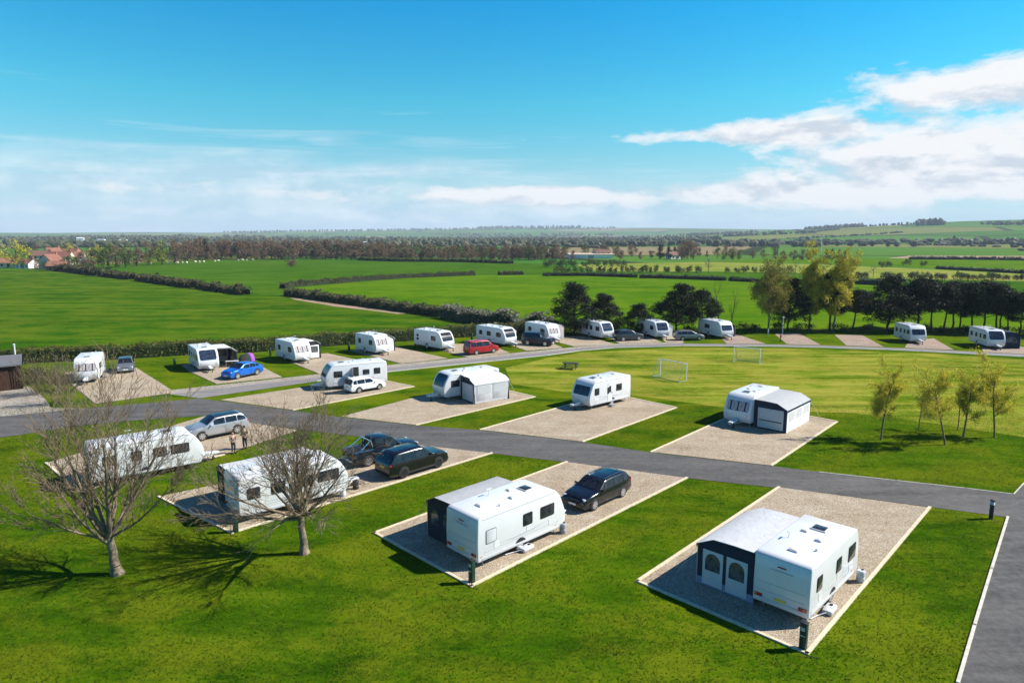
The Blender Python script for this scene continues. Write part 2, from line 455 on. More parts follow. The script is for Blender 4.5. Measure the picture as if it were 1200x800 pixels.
px_poly('strip_field', [(640, 321.4), (700, 318.6), (830, 318.6), (930, 320), (1030, 327), (1200, 330), (1400, 338), (1400, 352), (1200, 344.5), (1000, 331), (870, 328.5), (740, 323.3)], -0.018, G_hill)
px_poly('pasture', [(672, 310), (760, 308), (830, 307), (960, 310), (1100, 316), (1200, 321), (1400, 331), (1400, 337), (1200, 329.5), (1030, 326.5), (930, 319.5), (830, 318), (700, 318)], -0.024, G_past)
px_poly('green_field', [(830, 306.8), (900, 303.5), (1060, 303), (1200, 305), (1450, 309), (1400, 329), (1200, 319), (1100, 314), (960, 308.5)], -0.026, G_crop2)
px_poly('stubble_field', [(1040, 302.5), (1068, 299.4), (1250, 300), (1500, 303), (1450, 308.5), (1200, 304.6)], -0.028, G_soil)
px_poly('sheep_pasture', [(60, 313), (240, 304), (330, 303), (320, 301), (200, 302.5), (90, 309)], -0.016, G_rough)

# roads
px_poly('site_road', [(-120, 500), (0, 488), (100, 478.5), (170, 472.5), (232, 467), (268, 471), (320, 478), (400, 489), (487, 498.5), (563, 504), (683, 518), (765, 530.5), (905, 546), (960, 553), (1132, 572), (1188, 579),
                      (1181, 606), (1090, 594), (960, 577), (804.7, 560), (664, 541.4), (576, 531), (478, 520), (420, 511.5), (350, 503), (290, 495), (240, 487), (150, 493), (90, 499), (0, 513), (-120, 530)], 0.02, G_road)
px_poly('drive', [(1181, 606), (1188, 579), (1200, 566), (1230, 545), (1400, 560), (1500, 640), (1500, 1150), (1040, 1150), (1122.6, 800), (1162, 667)], 0.024, G_roadr)
BU = [(200, 462), (290, 451.5), (372, 442.5), (450, 431.8), (492, 427.5), (580, 418.5), (640, 412.5), (680, 408), (720, 404.5), (800, 402.5), (900, 403.5), (960, 404.6), (1040, 407.3), (1080, 408.8), (1200, 415.2), (1340, 425)]
BL = [(1340, 430), (1200, 418.2), (1080, 411.8), (1040, 410), (960, 407.4), (900, 406), (800, 405.6), (720, 407.6), (680, 411), (640, 416.5), (580, 422.8), (492, 431.8), (450, 436.2), (372, 446.5), (234, 466.5)]
px_poly('back_road', BU + BL, 0.016, G_road2)
px_poly('gravel_verge', [(196, 457.5), (290, 447.5), (372, 438.5), (450, 428.3), (492, 424), (580, 415.6), (640, 410), (680, 406), (720, 402.8), (800, 401)] + BU[9::-1], 0.02, G_dirt)
px_poly('yard', [(-160, 480), (0, 456), (34, 453), (52, 466), (60, 478), (100, 478.2), (0, 488), (-160, 504)], 0.014, G_dirt)

# ------------------------------------------------------------------ gravel pitches with timber edging
def edging(name, pts, w=0.16, h=0.07, mat=None):
    """low board laid along a line of ground points"""
    mb = MB()
    for a, b in zip(pts, pts[1:]):
        a, b = Vector((a[0], a[1], 0)), Vector((b[0], b[1], 0)); d = b - a
        c = (a + b) / 2
        mb.box((c.x, c.y, h / 2 - 0.05), (d.length + w * .9, w, h + 0.1), rz=math.atan2(d.y, d.x))
    o = mb.build(name, mat or M['edging'], smooth=0)
    return structure(o)

row1 = [[(54, 542.5), (93, 576), (150, 560), (262, 533), (350, 504), (240, 487.5)],
        [(186, 582), (272, 624.5), (576, 531), (478, 520)],
        [(439.3, 624.3), (552.6, 686.7), (804.7, 560), (664, 541.4)],
        [(747, 681), (945.6, 765.7), (1089.4, 594.6), (912.6, 571)]]
row2 = [[(258, 468.5), (344, 480.5), (485, 453), (447, 445.5), (372, 451)],
        [(400, 488), (488, 498), (627, 465), (580, 454.5), (500, 462)],
        [(563, 503.5), (683, 517.5), (793, 477.6), (735, 465.5), (668, 474)],
        [(763, 529.5), (904, 545.5), (981, 494), (935, 485.5), (862, 485)]]
row3 = [[(84, 450), (112, 473), (206, 460), (160, 431), (75, 436)],
        [(222, 435), (254, 450), (331, 442), (300, 426), (262, 420), (212, 428)],
        [(340, 424), (374, 438), (453, 429), (384, 414), (350, 416)],
        [(410, 411), (470, 426), (525, 420), (468, 407), (440, 404)],
        [(518, 411), (548, 418.6), (598, 413.5), (570, 402.5), (530, 403)],
        [(596, 403.5), (617, 411), (660, 407.6), (638, 398.5), (600, 398)],
        [(646, 399.5), (673, 406), (721, 403), (683, 393.5), (655, 394)],
        [(716, 397.5), (726, 402.5), (776, 401.4), (760, 394.5), (722, 393.5)],
        [(772, 393.5), (780, 401), (802, 401.4), (795, 394.5)]]
row3p = [[(846, 397.5), (852, 403), (898, 403), (866, 392.5), (852, 391.5)],
         [(908, 391.5), (922, 403.2), (962, 404.2), (936, 390.5)],
         [(978, 392.5), (992, 405), (1036, 406.6), (1010, 392.5)],
         [(1066, 399), (1060, 407.5), (1118, 410), (1094, 396.5)],
         [(1150, 406.5), (1152, 412.3), (1202, 415), (1204, 406.5)]]
for q in row1 + row2 + row3: px_poly('gravel_pitch', q, 0.028, G_grav)
for q in row3p: px_poly('gravel_pitch', q, 0.028, G_gravp)
for q in (row1[0][:4], row1[1][:3], row1[2][:3], row1[3][:3]): edging('kerb', [at(*p) for p in q])
for q in ([row1[2][0], row1[2][3]], [row1[3][0], row1[3][3]], row2[0][1:4], row2[1][1:4], row2[2][1:4], row2[3][1:4], [row2[2][0], row2[2][4]], [row2[3][0], row2[3][4]]): edging('kerb', [at(*p) for p in q])
for q in row3: edging('kerb', [at(*p) for p in (q[0], q[1])], 0.12, 0.05, M['timber'])
edging('kerb', [at(1122.6, 800), at(1142, 733), at(1162, 667), at(1181, 606)], 0.12, 0.08, M['kerbst'])
edging('kerb', [at(960, 553), at(1050, 563), at(1132, 572), at(1188, 579), at(1200, 566)], 0.07, 0.04, M['kerbst'])
edging('kerb', [at(*p) for p in BL[::-1]][1:], 0.18, 0.06, M['kerbst'])
# mown grass tongue between two pitches of the first row
# ------------------------------------------------------------------ sky, sun, camera
SUN_EL, SUN_AZ = R(40), R(84)          # azimuth measured clockwise from +Y: sun low on the right, a little beyond the scene
sd = Vector((math.sin(SUN_AZ) * math.cos(SUN_EL), math.cos(SUN_AZ) * math.cos(SUN_EL), math.sin(SUN_EL)))
sl = bpy.data.lights.new('sun', 'SUN'); sl.energy = 5.0; sl.angle = R(0.53); sl.color = (1.0, 0.94, 0.85)
so = bpy.data.objects.new('sun', sl); C.objects.link(so)
so.rotation_euler = (-sd).to_track_quat('-Z', 'Y').to_euler()

W = bpy.data.worlds.new('World'); bpy.context.scene.world = W; W.use_nodes = True
nt = W.node_tree; bg = nt.nodes['Background']; wo = nt.nodes['World Output']
sky = nt.nodes.new('ShaderNodeTexSky'); sky.sky_type = 'NISHITA'; sky.sun_disc = False
sky.sun_elevation = SUN_EL; sky.sun_rotation = SUN_AZ; sky.air_density = 1.0; sky.dust_density = 0.4; sky.ozone_density = 2.5
hs = nt.nodes.new('ShaderNodeHueSaturation'); hs.inputs['Saturation'].default_value = 1.25; hs.inputs['Hue'].default_value = 0.48
L(nt, sky.outputs[0], hs.inputs['Color'])
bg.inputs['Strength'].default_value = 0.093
tc = nt.nodes.new('ShaderNodeTexCoord'); sp = nt.nodes.new('ShaderNodeSeparateXYZ'); L(nt, tc.outputs['Generated'], sp.inputs[0])
az = math_(nt, 'ARCTAN2', sp.outputs[0], sp.outputs[1]); el = math_(nt, 'ARCSINE', sp.outputs[2])
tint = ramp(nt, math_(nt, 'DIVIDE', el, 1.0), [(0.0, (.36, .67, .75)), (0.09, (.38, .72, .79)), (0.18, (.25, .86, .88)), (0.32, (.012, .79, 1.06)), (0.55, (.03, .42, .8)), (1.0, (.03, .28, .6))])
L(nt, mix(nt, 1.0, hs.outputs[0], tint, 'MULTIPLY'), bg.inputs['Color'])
def vec3(a, b, c=0.0):
    n = nt.nodes.new('ShaderNodeCombineXYZ')
    for i, v in enumerate((a, b, c)):
        if hasattr(v, 'is_output'): L(nt, v, n.inputs[i])
        else: n.inputs[i].default_value = v
    return n.outputs[0]
def blob(a0, e0, sa, se, amp):
    x = math_(nt, 'DIVIDE', math_(nt, 'SUBTRACT', az, a0), sa); y = math_(nt, 'DIVIDE', math_(nt, 'SUBTRACT', el, e0), se)
    q = math_(nt, 'ADD', math_(nt, 'MULTIPLY', x, x), math_(nt, 'MULTIPLY', y, y))
    return math_(nt, 'MULTIPLY', math_(nt, 'EXPONENT', math_(nt, 'MULTIPLY', q, -1.0)), amp)
def total(lst):
    s = lst[0]
    for q in lst[1:]: s = math_(nt, 'ADD', s, q)
    return s
# heaped clouds on the right
cn = noise_(nt, vec3(math_(nt, 'MULTIPLY', az, 10.0), math_(nt, 'MULTIPLY', el, 24.0), 1.7), 1.0, 9, 0.6, 0.15)
bias = total([blob(0.60, 0.176, 0.13, 0.034, 0.56), blob(0.33, 0.135, 0.15, 0.015, 0.44), blob(0.56, 0.100, 0.20, 0.034, 0.54), blob(0.42, 0.055, 0.32, 0.024, 0.44), blob(0.0, 0.055, 0.22, 0.018, 0.36), blob(-0.5, 0.06, 0.3, 0.02, 0.26), blob(1.3, 0.12, 0.5, 0.08, 0.36), blob(-0.43, 0.125, 0.07, 0.008, 0.16)])
d1 = math_(nt, 'ADD', cn, bias)
m1 = ramp(nt, d1, [(0.70, (0, 0, 0)), (0.79, (.6, .6, .6)), (0.90, (1, 1, 1))])
sh = noise_(nt, vec3(math_(nt, 'MULTIPLY', az, 10.0), math_(nt, 'ADD', math_(nt, 'MULTIPLY', el, 24.0), 0.35), 1.7), 1.0, 6, 0.6, 0.15)
shade = ramp(nt, math_(nt, 'SUBTRACT', sh, cn), [(0.46, (0.98, 0.985, 0.99)), (0.53, (0.74, 0.79, 0.85))])
shade = ramp(nt, math_(nt, 'ADD', math_(nt, 'SUBTRACT', sh, cn), 0.5), [(0.47, (0.53, 0.54, 0.55)), (0.62, (0.36, 0.40, 0.45))])
# thin streaked cloud low on the left and a pale veil on the horizon
sn = noise_(nt, vec3(math_(nt, 'MULTIPLY', az, 3.2), math_(nt, 'MULTIPLY', el, 48.0), 4.1), 1.0, 7, 0.6, 0.8)
b2 = total([blob(-0.5, 0.085, 0.36, 0.045, 0.34), blob(0, .5, 9, .28, -.3), blob(-0.1, 0.055, 0.5, 0.035, 0.30), blob(0.3, 0.02, 2.0, 0.03, 0.28)])
m2 = ramp(nt, math_(nt, 'ADD', sn, b2), [(0.56, (0, 0, 0)), (0.98, (.85, .85, .85))])
veil = total([blob(0.0, 0.0, 9.0, 0.085, 0.8)])
bgc = nt.nodes.new('ShaderNodeBackground'); bgc.inputs['Strength'].default_value = 1.0; L(nt, shade, bgc.inputs['Color'])
bgs = nt.nodes.new('ShaderNodeBackground'); bgs.inputs['Strength'].default_value = 1.0
L(nt, ramp(nt, sh, [(0.4, (0.28, 0.40, 0.48)), (0.6, (0.47, 0.53, 0.57))]), bgs.inputs['Color'])
bgv = nt.nodes.new('ShaderNodeBackground'); bgv.inputs['Color'].default_value = (0.33, 0.45, 0.53, 1)
def mixs(f, a, b):
    n = nt.nodes.new('ShaderNodeMixShader'); L(nt, f, n.inputs[0]); L(nt, a, n.inputs[1]); L(nt, b, n.inputs[2]); return n.outputs[0]
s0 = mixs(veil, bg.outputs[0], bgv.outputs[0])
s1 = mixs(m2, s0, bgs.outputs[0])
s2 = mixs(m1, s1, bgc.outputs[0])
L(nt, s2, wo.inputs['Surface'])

cam = bpy.data.cameras.new('camera'); co = bpy.data.objects.new('camera', cam); C.objects.link(co)
cam.sensor_width = 36; cam.lens = FPX / 1200 * 36; cam.clip_end = 30000; cam.clip_start = 0.5
co.location = (0, 0, CAMH); co.rotation_euler = (PI / 2 - TH, 0, 0)
sc = bpy.context.scene; sc.camera = co
sc.render.engine = 'CYCLES'
sc.view_settings.view_transform = 'Standard'; sc.view_settings.look = 'None'
sc.view_settings.exposure = 0.85; sc.view_settings.gamma = 1.0; sc.view_settings.use_curve_mapping = False
sc.cycles.max_bounces = 5; sc.cycles.transparent_max_bounces = 6; sc.cycles.volume_bounces = 0
# ------------------------------------------------------------------ caravans
def arc(cx, cz, r, a0, a1, n=6):
    return [(cx + r * math.cos(R(a0 + (a1 - a0) * i / n)), cz + r * math.sin(R(a0 + (a1 - a0) * i / n))) for i in range(n + 1)]

def nose(style, x1, zb, zt):
    """front outline from the floor up to the roof, (x, z)"""
    if style == 'raked':     # older: upright lower nose, window raked back
        return [(x1 - .22, zb), (x1 - .06, zb + .18), (x1, zb + .5), (x1 - .01, zb + .78), (x1 - .06, zb + .95), (x1 - .20, zb + 1.30), (x1 - .36, zb + 1.66), (x1 - .44, zb + 1.82), (x1 - .58, zb + 1.98), (x1 - .80, zt - .07), (x1 - 1.15, zt)]
    if style == 'round':     # modern: big rounded front with panoramic window
        return [(x1 - .28, zb), (x1 - .10, zb + .2), (x1 - .01, zb + .55), (x1, zb + .8), (x1 - .05, zb + 1.0), (x1 - .15, zb + 1.3), (x1 - .3, zb + 1.6), (x1 - .5, zb + 1.88), (x1 - .78, zt - .10), (x1 - 1.15, zt - .02), (x1 - 1.5, zt)]
    return [(x1 - .12, zb), (x1 - .02, zb + .15), (x1, zb + .55), (x1 - .02, zb + .9), (x1 - .06, zb + 1.25), (x1 - .14, zb + 1.65), (x1 - .22, zb + 1.88), (x1 - .40, zt - .08), (x1 - .62, zt)]

def curve_between(pts, z0, z1, off, n=8):
    """sub-curve of an outline between two heights, pushed outwards"""
    def x_at(z):
        for a, b in zip(pts, pts[1:]):
            if a[1] <= z <= b[1]:
                t = (z - a[1]) / max(1e-6, b[1] - a[1]); return a[0] + (b[0] - a[0]) * t
        return pts[-1][0]
    zs = [z0 + (z1 - z0) * i / n for i in range(n + 1)]
    out = []
    for z in zs:
        dx = x_at(z + .05) - x_at(z - .05); d = Vector((0.1, -dx)).normalized()
        out.append((x_at(z) + d.x * off, z + d.y * off))
    return out

def pane_front(name, crv, y0, y1, mat, parent, th=0.012, corner=0.07):
    rows = []
    n = len(crv) - 1
    for k, (x, z) in enumerate(crv):
        e = corner * (0.8 if k in (0, n) else 0.15 if k in (1, n - 1) else 0)
        rows.append([(x, y0 + e, z), (x, (y0 + y1) / 2, z), (x, y1 - e, z)])
    mb = MB().grid(rows)
    return mb.build(name, mat, parent, solid=th)

def rrect(x0, z0, x1, z1, r=.06, n=3):
    p = []
    for cx, cz, a in ((x1 - r, z1 - r, 0), (x0 + r, z1 - r, 90), (x0 + r, z0 + r, 180), (x1 - r, z0 + r, 270)):
        p += arc(cx, cz, r, a, a + 90, n)
    return p

def side_window(b, x0, x1, z0, z1, s, y, mat='acry', curt=False):
    """framed acrylic window on the flank (s = +1 left, -1 right)"""
    f = MB().prism(rrect(x0 - .03, z0 - .03, x1 + .03, z1 + .03, .08), s * (y - .004), s * (y + .012)).build('window', M['black'], b)
    MB().prism(rrect(x0, z0, x1, z1, .06), s * (y + .01), s * (y + .026)).build('pane', M[mat], f, bevel=.006)
    if curt:
        MB().box(((x0 + .09), s * (y + .0275), (z0 + z1) / 2), (.13, .003, (z1 - z0) * .86)).box((x1 - .09, s * (y + .0275), (z0 + z1) / 2), (.13, .003, (z1 - z0) * .86)).build('blind', M['lgrey'], f)
    return f

def wheel(parent, x, y, r=.31, w=.19, s=1, rim='alloy', n=18, arch=True):
    t = MB().lathe([(r * .62, -w / 2), (r * .92, -w / 2), (r, -w * .32), (r, w * .32), (r * .92, w / 2), (r * .62, w / 2)], (x, y, r), 'y', n).build('wheel', M['rubber'], parent)
    mb = MB().lathe([(0, s * w * .40), (r * .16, s * w * .42), (r * .2, s * w * .3), (r * .52, s * w * .36), (r * .58, s * w * .5), (r * .65, s * w * .5), (r * .65, s * w * .2)], (x, y, r), 'y', n)
    mb.build('rim', M['black'], t)
    st = []
    for k in range(7):
        a = 2 * PI * k / 7 + .3
        for da, q in ((-.26, .64), (.26, .64), (.3, .34), (.6, .34)): st.append((x + math.cos(a + da) * r * q, r + math.sin(a + da) * r * q))
    MB().prism(st, y + s * w * .44, y + s * w * .53).build('spoke', M[rim], t)
    MB().lathe([(r * .6, s * w * .46), (r * .6, s * w * .54), (r * .67, s * w * .54), (r * .67, s * w * .46)], (x, y, r), 'y', n).build('rim_edge', M[rim], t)
    return t

def caravan(label, RR, FR, style='round', Lb=None, W=2.35, near='R', win='multi', yaw=None, twin=False, stripes='grey', door=True,
            body='white', front='acryblue', sides=None, roofset=3, anchor=None, hitch=True, ztop=2.62, detail=1, rear=True, open_door=False, cover=False, sat=False, decal='seam'):
    """RR, FR: pixels of the lower rear and front corners of the flank turned to the viewer (near = R right flank, L left flank)"""
    zb = .36
    a, b = at(*RR, zb), at(*FR, zb)
    d = b - a
    if yaw is None: yaw = math.atan2(d.y, d.x)
    if Lb is None: Lb = d.length
    fwd = Vector((math.cos(yaw), math.sin(yaw), 0)); left = Vector((-fwd.y, fwd.x, 0))
    sgn = 1 if near == 'R' else -1
    if anchor == 'F': c = b - fwd * Lb / 2 + left * sgn * W / 2
    elif anchor == 'M': c = (a + b) / 2 + left * sgn * W / 2
    else: c = a + fwd * Lb / 2 + left * sgn * W / 2
    t = thing('caravan', label, 'caravan', (c.x, c.y, 0.028), yaw)
    x0, x1, hw = -Lb / 2, Lb / 2, W / 2
    ns = nose(style, x1, zb, ztop)
    rr = [(x0 + .35, ztop - .01), (x0 + .14, ztop - .05), (x0 + .05, ztop - .16), (x0 + .0, zb + .9), (x0 + .02, zb + .1), (x0 + .06, zb)]
    prof = ns + rr
    bo = MB().prism(prof, -hw, hw).build('body', M[body], t, smooth=40, bevel=.07, seg=3, bangle=55)
    # underside, wheels, steadies
    MB().box((-.1, 0, zb - .07), (Lb * .86, 1.5, .12)).build('chassis', M['black'], t)
    xw = -.25 if Lb > 4.2 else -.1
    xs = [xw - .37, xw + .37] if twin else [xw]
    for s in (1, -1):
        for x in xs: wheel(t, x, s * (hw - .14), .31, .18, s, 'alloy')
        MB().prism(arc(sum(xs) / len(xs), .34, .43 + (.33 if twin else 0), 8, 172, 10), s * (hw - .0), s * (hw + .006)).build('wheel_arch', M['black'], t)
        if detail:
            for x in (x0 + .5, x1 - .7):
                MB().tube((x, s * .8, .3), (x + .12, s * .95, .03), .025, .025, 6).box((x + .12, s * .95, .02), (.14, .1, .03)).build('corner_steady', M['galv'], t)
    if hitch:
        h = MB()
        for s in (1, -1): h.tube((x1 - .5, s * .55, .38), (x1 + 1.05, s * .05, .42), .045, .04, 6)
        h.tube((x1 + 1.0, 0, .42), (x1 + 1.28, 0, .44), .05, .06, 8)
        hf = h.build('hitch', M['galv'], t)
        MB().tube((x1 + .86, .14, .75), (x1 + .86, .14, .2), .03, .03, 8).lathe([(.03, -.035), (.1, -.035), (.1, .035), (.03, .035)], (x1 + .86, .14, .1), 'y', 12).build('jockey_wheel', M['black'], hf)
        cv = [(x1 + .05, .42), (x1 + .95, .44), (x1 + 1.2, .5), (x1 + 1.22, .58), (x1 + .9, .62), (x1 + .05, .72)]
        MB().prism(cv, -.2, .2).build('hitch_cover', M['white'] if not cover else M['greypl'], hf, bevel=.05)
    # front windows
    if front:
        if style == 'round':
            crv = curve_between(ns, zb + .98, ztop - .16, .012, 9)
            pane_front('front_window', crv, -hw + .22, hw - .22, M[front], t, corner=.16)
            for y in (-.02,):
                c2 = curve_between(ns, zb + 1.42, zb + 1.47, .022, 2)
                pane_front('window_rail', c2, -hw + .3, hw - .3, M['black'], t, .01, 0)
        else:
            z0, z1 = (zb + .97, zb + 1.72) if style == 'raked' else (zb + .9, zb + 1.68)
            fr = pane_front('front_window', curve_between(ns, z0 - .04, z1 + .04, .008, 5), -hw + .2, hw - .2, M['black'] if front != 'curtain' else M['lgrey'], t, corner=.08)
            ww = (W - .46) / 3
            for k in range(3):
                y = -hw + .23 + k * ww
                pane_front('pane', curve_between(ns, z0, z1, .022, 5), y + .025, y + ww - .025, M[front if front != 'curtain' else 'acryblue'], fr, corner=.05)
                if front == 'curtain':
                    for q in (y + .05, y + ww - .25): pane_front('curtain', curve_between(ns, z0 + .04, z1 - .03, .036, 4), q, q + .2, M['curtain'], fr, .004, 0)
        MB().box((x1 - .02, 0, zb + .32), (.05, .5, .11)).build('number_plate', M['plate_w'], t) if False else None
        for s in (1, -1):
            MB().box((x1 - .06, s * (hw - .16), zb + .42), (.1, .1, .06)).build('marker_lamp', M['amber'] if s > 2 else M['clearlens'], t)
            MB().tube((x1 - .03, s * (hw - .3), zb + .45), (x1 + .06, s * (hw - .3), zb + .62), .015, .015, 5).tube((x1 + .06, s * (hw - .3), zb + .62), (x1 - .04, s * (hw - .3), zb + .78), .015, .015, 5).build('grab_handle', M['greypl'], t)
        if detail > 1:
            pane_front('gas_locker_lid', curve_between(ns, zb + .34, zb + .84, .008, 4), -hw + .3, hw - .3, M['white2'], t, .006, .05)
    # flanks
    ws = {'R': [(-.39, .24), (-.12, .12), (.22, .28)], 'L': [(-.3, .28), (.22, .3), (.0, .12)]} if sides is None else sides
    for key, s in (('R', -1), ('L', 1)):
        for it in ws.get(key, []):
            cx, hwid = it[0] * Lb, it[1] * Lb / 2
            z0, z1 = (it[2], it[3]) if len(it) > 2 else (1.32, 1.92)
            mt = it[4] if len(it) > 4 else 'acry'
            side_window(t, cx - hwid, cx + hwid, z0, z1, s, hw, mt, len(it) > 5)
        st = MB()
        if stripes:
            st.box((0 - .1, s * (hw + .002), zb + .44), (Lb * .84, .006, .035))
            st.box((Lb * .1, s * (hw + .002), zb + .53), (Lb * .5, .006, .018))
            st.build('stripe', M['seam'] if stripes == 'grey' else M['bluegrey'], t)
        MB().box((-.15, s * (hw + .006), zb + .12), (Lb * .86, .022, .13)).build('side_skirt', M['lgrey'] if body == 'white' else M['white2'], t, bevel=.008)
        MB().box((-.25, s * (hw + .006), ztop - .13), (Lb * .84 - .2, .02, .03)).build('awning_rail', M['lgrey'], t)
        if detail:
            for k, (xx, zz, w_, h_) in enumerate(((.33, .8, .55, .35), (-.3, .85, .38, .38), (.05, 1.0, .34, .3))):
                lk = MB().box((xx * Lb, s * (hw + .002), zz + .12), (w_, .006, h_)).build('locker_door', M['seam'], t)
                MB().box((xx * Lb, s * (hw + .007), zz + .12), (w_ - .025, .008, h_ - .025)).build('door_face', M[body], lk)
            for xx in (x0 + .25, x1 - .8):
                MB().box((xx, s * (hw + .008), zb + .28), (.09, .016, .045)).build('reflector', M['amber'], t)
    if door:
        xd = .02 * Lb
        dr = MB().prism(rrect(xd - .33, zb + .06, xd + .33, zb + 1.86, .07), hw - .004, hw + .01).build('door', M['seam'] if not open_door else M['black'], t)
        if not open_door:
            MB().prism(rrect(xd - .31, zb + .08, xd + .31, zb + 1.84, .06), hw + .006, hw + .018).build('door_face', M[body], dr)
            MB().prism(rrect(xd - .13, zb + .95, xd + .15, zb + 1.55, .05), hw + .016, hw + .028).build('pane', M['acry'], dr)
            MB().box((xd - .25, hw + .03, zb + .9), (.05, .03, .14)).build('handle', M['black'], dr)
        else:
            MB().box((xd + .38, hw + .3, zb + .98), (.05, .62, 1.8), rz=-.25).build('door_leaf', M['curtain'], dr, bevel=.01)
        MB().box((xd, hw + .32, .2), (.6, .38, .05)).box((xd, hw + .32, .1), (.5, .3, .18)).build('step', M['greypl'], t)
    # rear
    if rear:
        for s in (1, -1):
            lp = MB().box((x0 - .008, s * (hw - .26), zb + .36), (.05, .34, .15)).build('tail_lamp', M['redlens'], t, bevel=.015)
            MB().box((x0 - .036, s * (hw - .16), zb + .38), (.012, .1, .08)).build('indicator', M['amber'], lp)
            MB().box((x0 + .02, s * (hw - .08), zb + .95), (.03, .03, .7)).build('grab_rail', M['white2'], t)
        MB().box((x0 - .0, 0, zb + .24), (.04, W - .5, .10)).build('bumper', M['lgrey'], t, bevel=.012)
        MB().box((x0 - .014, 0, zb + .40), (.02, .5, .11)).build('number_plate', M['plate_y'], t)
        MB().box((x0 - .006, 0, zb + 1.86), (.03, .36, .05)).build('brake_lamp', M['redlens'], t)
        mk = MB()
        mk.box((x0 - .006, 0, zb + 1.68), (.012, .95, .03))
        mk.build('emblem', M['seam'], t)
        MB().box((x0 - .006, 0, zb + 1.0), (.01, W - .34, .012)).box((x0 - .006, 0, zb + .62), (.01, W - .34, .012)).build('rear_seam', M['seam'], t)
    # roof
    spots = [(-.3, .0, .42, .42), (-.02, -.35, .3, .3), (.08, .35, .3, .3), (.2, 0, .62, .7), (-.38, .55, .28, .28)][:roofset + 1]
    for k, (fx, fy, lx, ly) in enumerate(spots):
        rl = MB().box((fx * Lb, fy * hw, ztop + .02), (lx, ly, .07)).build('roof_light', M['lgrey'] if k % 2 else M['white2'], t, bevel=.02)
        MB().box((fx * Lb, fy * hw, ztop + .065), (lx * .8, ly * .8, .03)).build('dome', M['acry' if k == 3 else ('cream', 'lgrey', 'cream', 'acry', 'lgrey')[k]], rl, bevel=.012)
    for s in (1, -1):
        sw = [(-.42 * Lb, .98), (-.1 * Lb, .9), (.1 * Lb, .93), (.34 * Lb, 1.16), (.1 * Lb, 1.0), (-.1 * Lb, .955)]
        MB().prism(sw, s * (hw + .001), s * (hw + .006)).build('decal', M[decal], t, smooth=0)
    fl = MB().lathe([(.05, 0), (.05, .1), (.0, .12)], (-.2 * Lb, -hw * .6, ztop - .01), 'z', 10).build('flue', M['lgrey'], t)
    if roofset > 2 or sat:
        MB().tube((-.12 * Lb, hw * .55, ztop), (-.12 * Lb, hw * .55, ztop + .32), .02, .015, 6).box((-.12 * Lb, hw * .55, ztop + .34), (.34, .05, .05)).build('aerial', M['white2'], t)
    return t, (Lb, W, yaw, c)

def wall_panel(mb, p0, p1, h0, h1, zb=.0, th=.025, mid=None):
    """upright canvas wall from p0 to p1 (x, y), heights h0..h1, optional knee (t, h)"""
    p0, p1 = Vector(p0), Vector(p1); d = (p1 - p0).normalized(); n = Vector((-d.y, d.x)) * th / 2
    prof = [(0, zb), (1, zb), (1, h1)] + ([(mid[0], mid[1])] if mid else []) + [(0, h0)]
    vs = []
    for s in (-1, 1):
        for t_, z in prof:
            q = p0.lerp(p1, t_) + n * s; vs.append((q.x, q.y, z))
    k = len(prof)
    return mb.add(vs, [(i, (i + 1) % k, k + (i + 1) % k, k + i) for i in range(k)] + [tuple(range(k))[::-1], tuple(range(k, 2 * k))])

def wall_window(wall, p0, p1, t0, t1, z0, z1, frame, pane, base=None, arched=False):
    p0, p1 = Vector(p0), Vector(p1); d = (p1 - p0); ln = d.length; d.normalize(); n = Vector((-d.y, d.x))
    rz = math.atan2(d.y, d.x); c = p0 + d * ln * (t0 + t1) / 2; w = ln * (t1 - t0)
    f = MB().box((c.x, c.y, (z0 + z1) / 2), (w, .045, z1 - z0), rz=rz).build('window', M[frame], wall, bevel=.004)
    def face(x0, x1, a, b, th):
        if arched:
            poly = [(x0, a), (x1, a)] + arc((x0 + x1) / 2, b - (x1 - x0) / 2, (x1 - x0) / 2, 0, 180, 8)
        else: poly = [(x0, a), (x1, a), (x1, b), (x0, b)]
        k = len(poly); vs = []
        for s in (-1, 1):
            for x, z in poly:
                q = p0 + d * x + n * (s * th / 2); vs.append((q.x, q.y, z))
        return MB().add(vs, [(i, (i + 1) % k, k + (i + 1) % k, k + i) for i in range(k)] + [tuple(range(k))[::-1], tuple(range(k, 2 * k))])
    face(ln * t0 + .13, ln * t1 - .13, z0 + (z1 - z0) * .42, z1 - .12, .06).build('pane', M[pane], f)
    return f

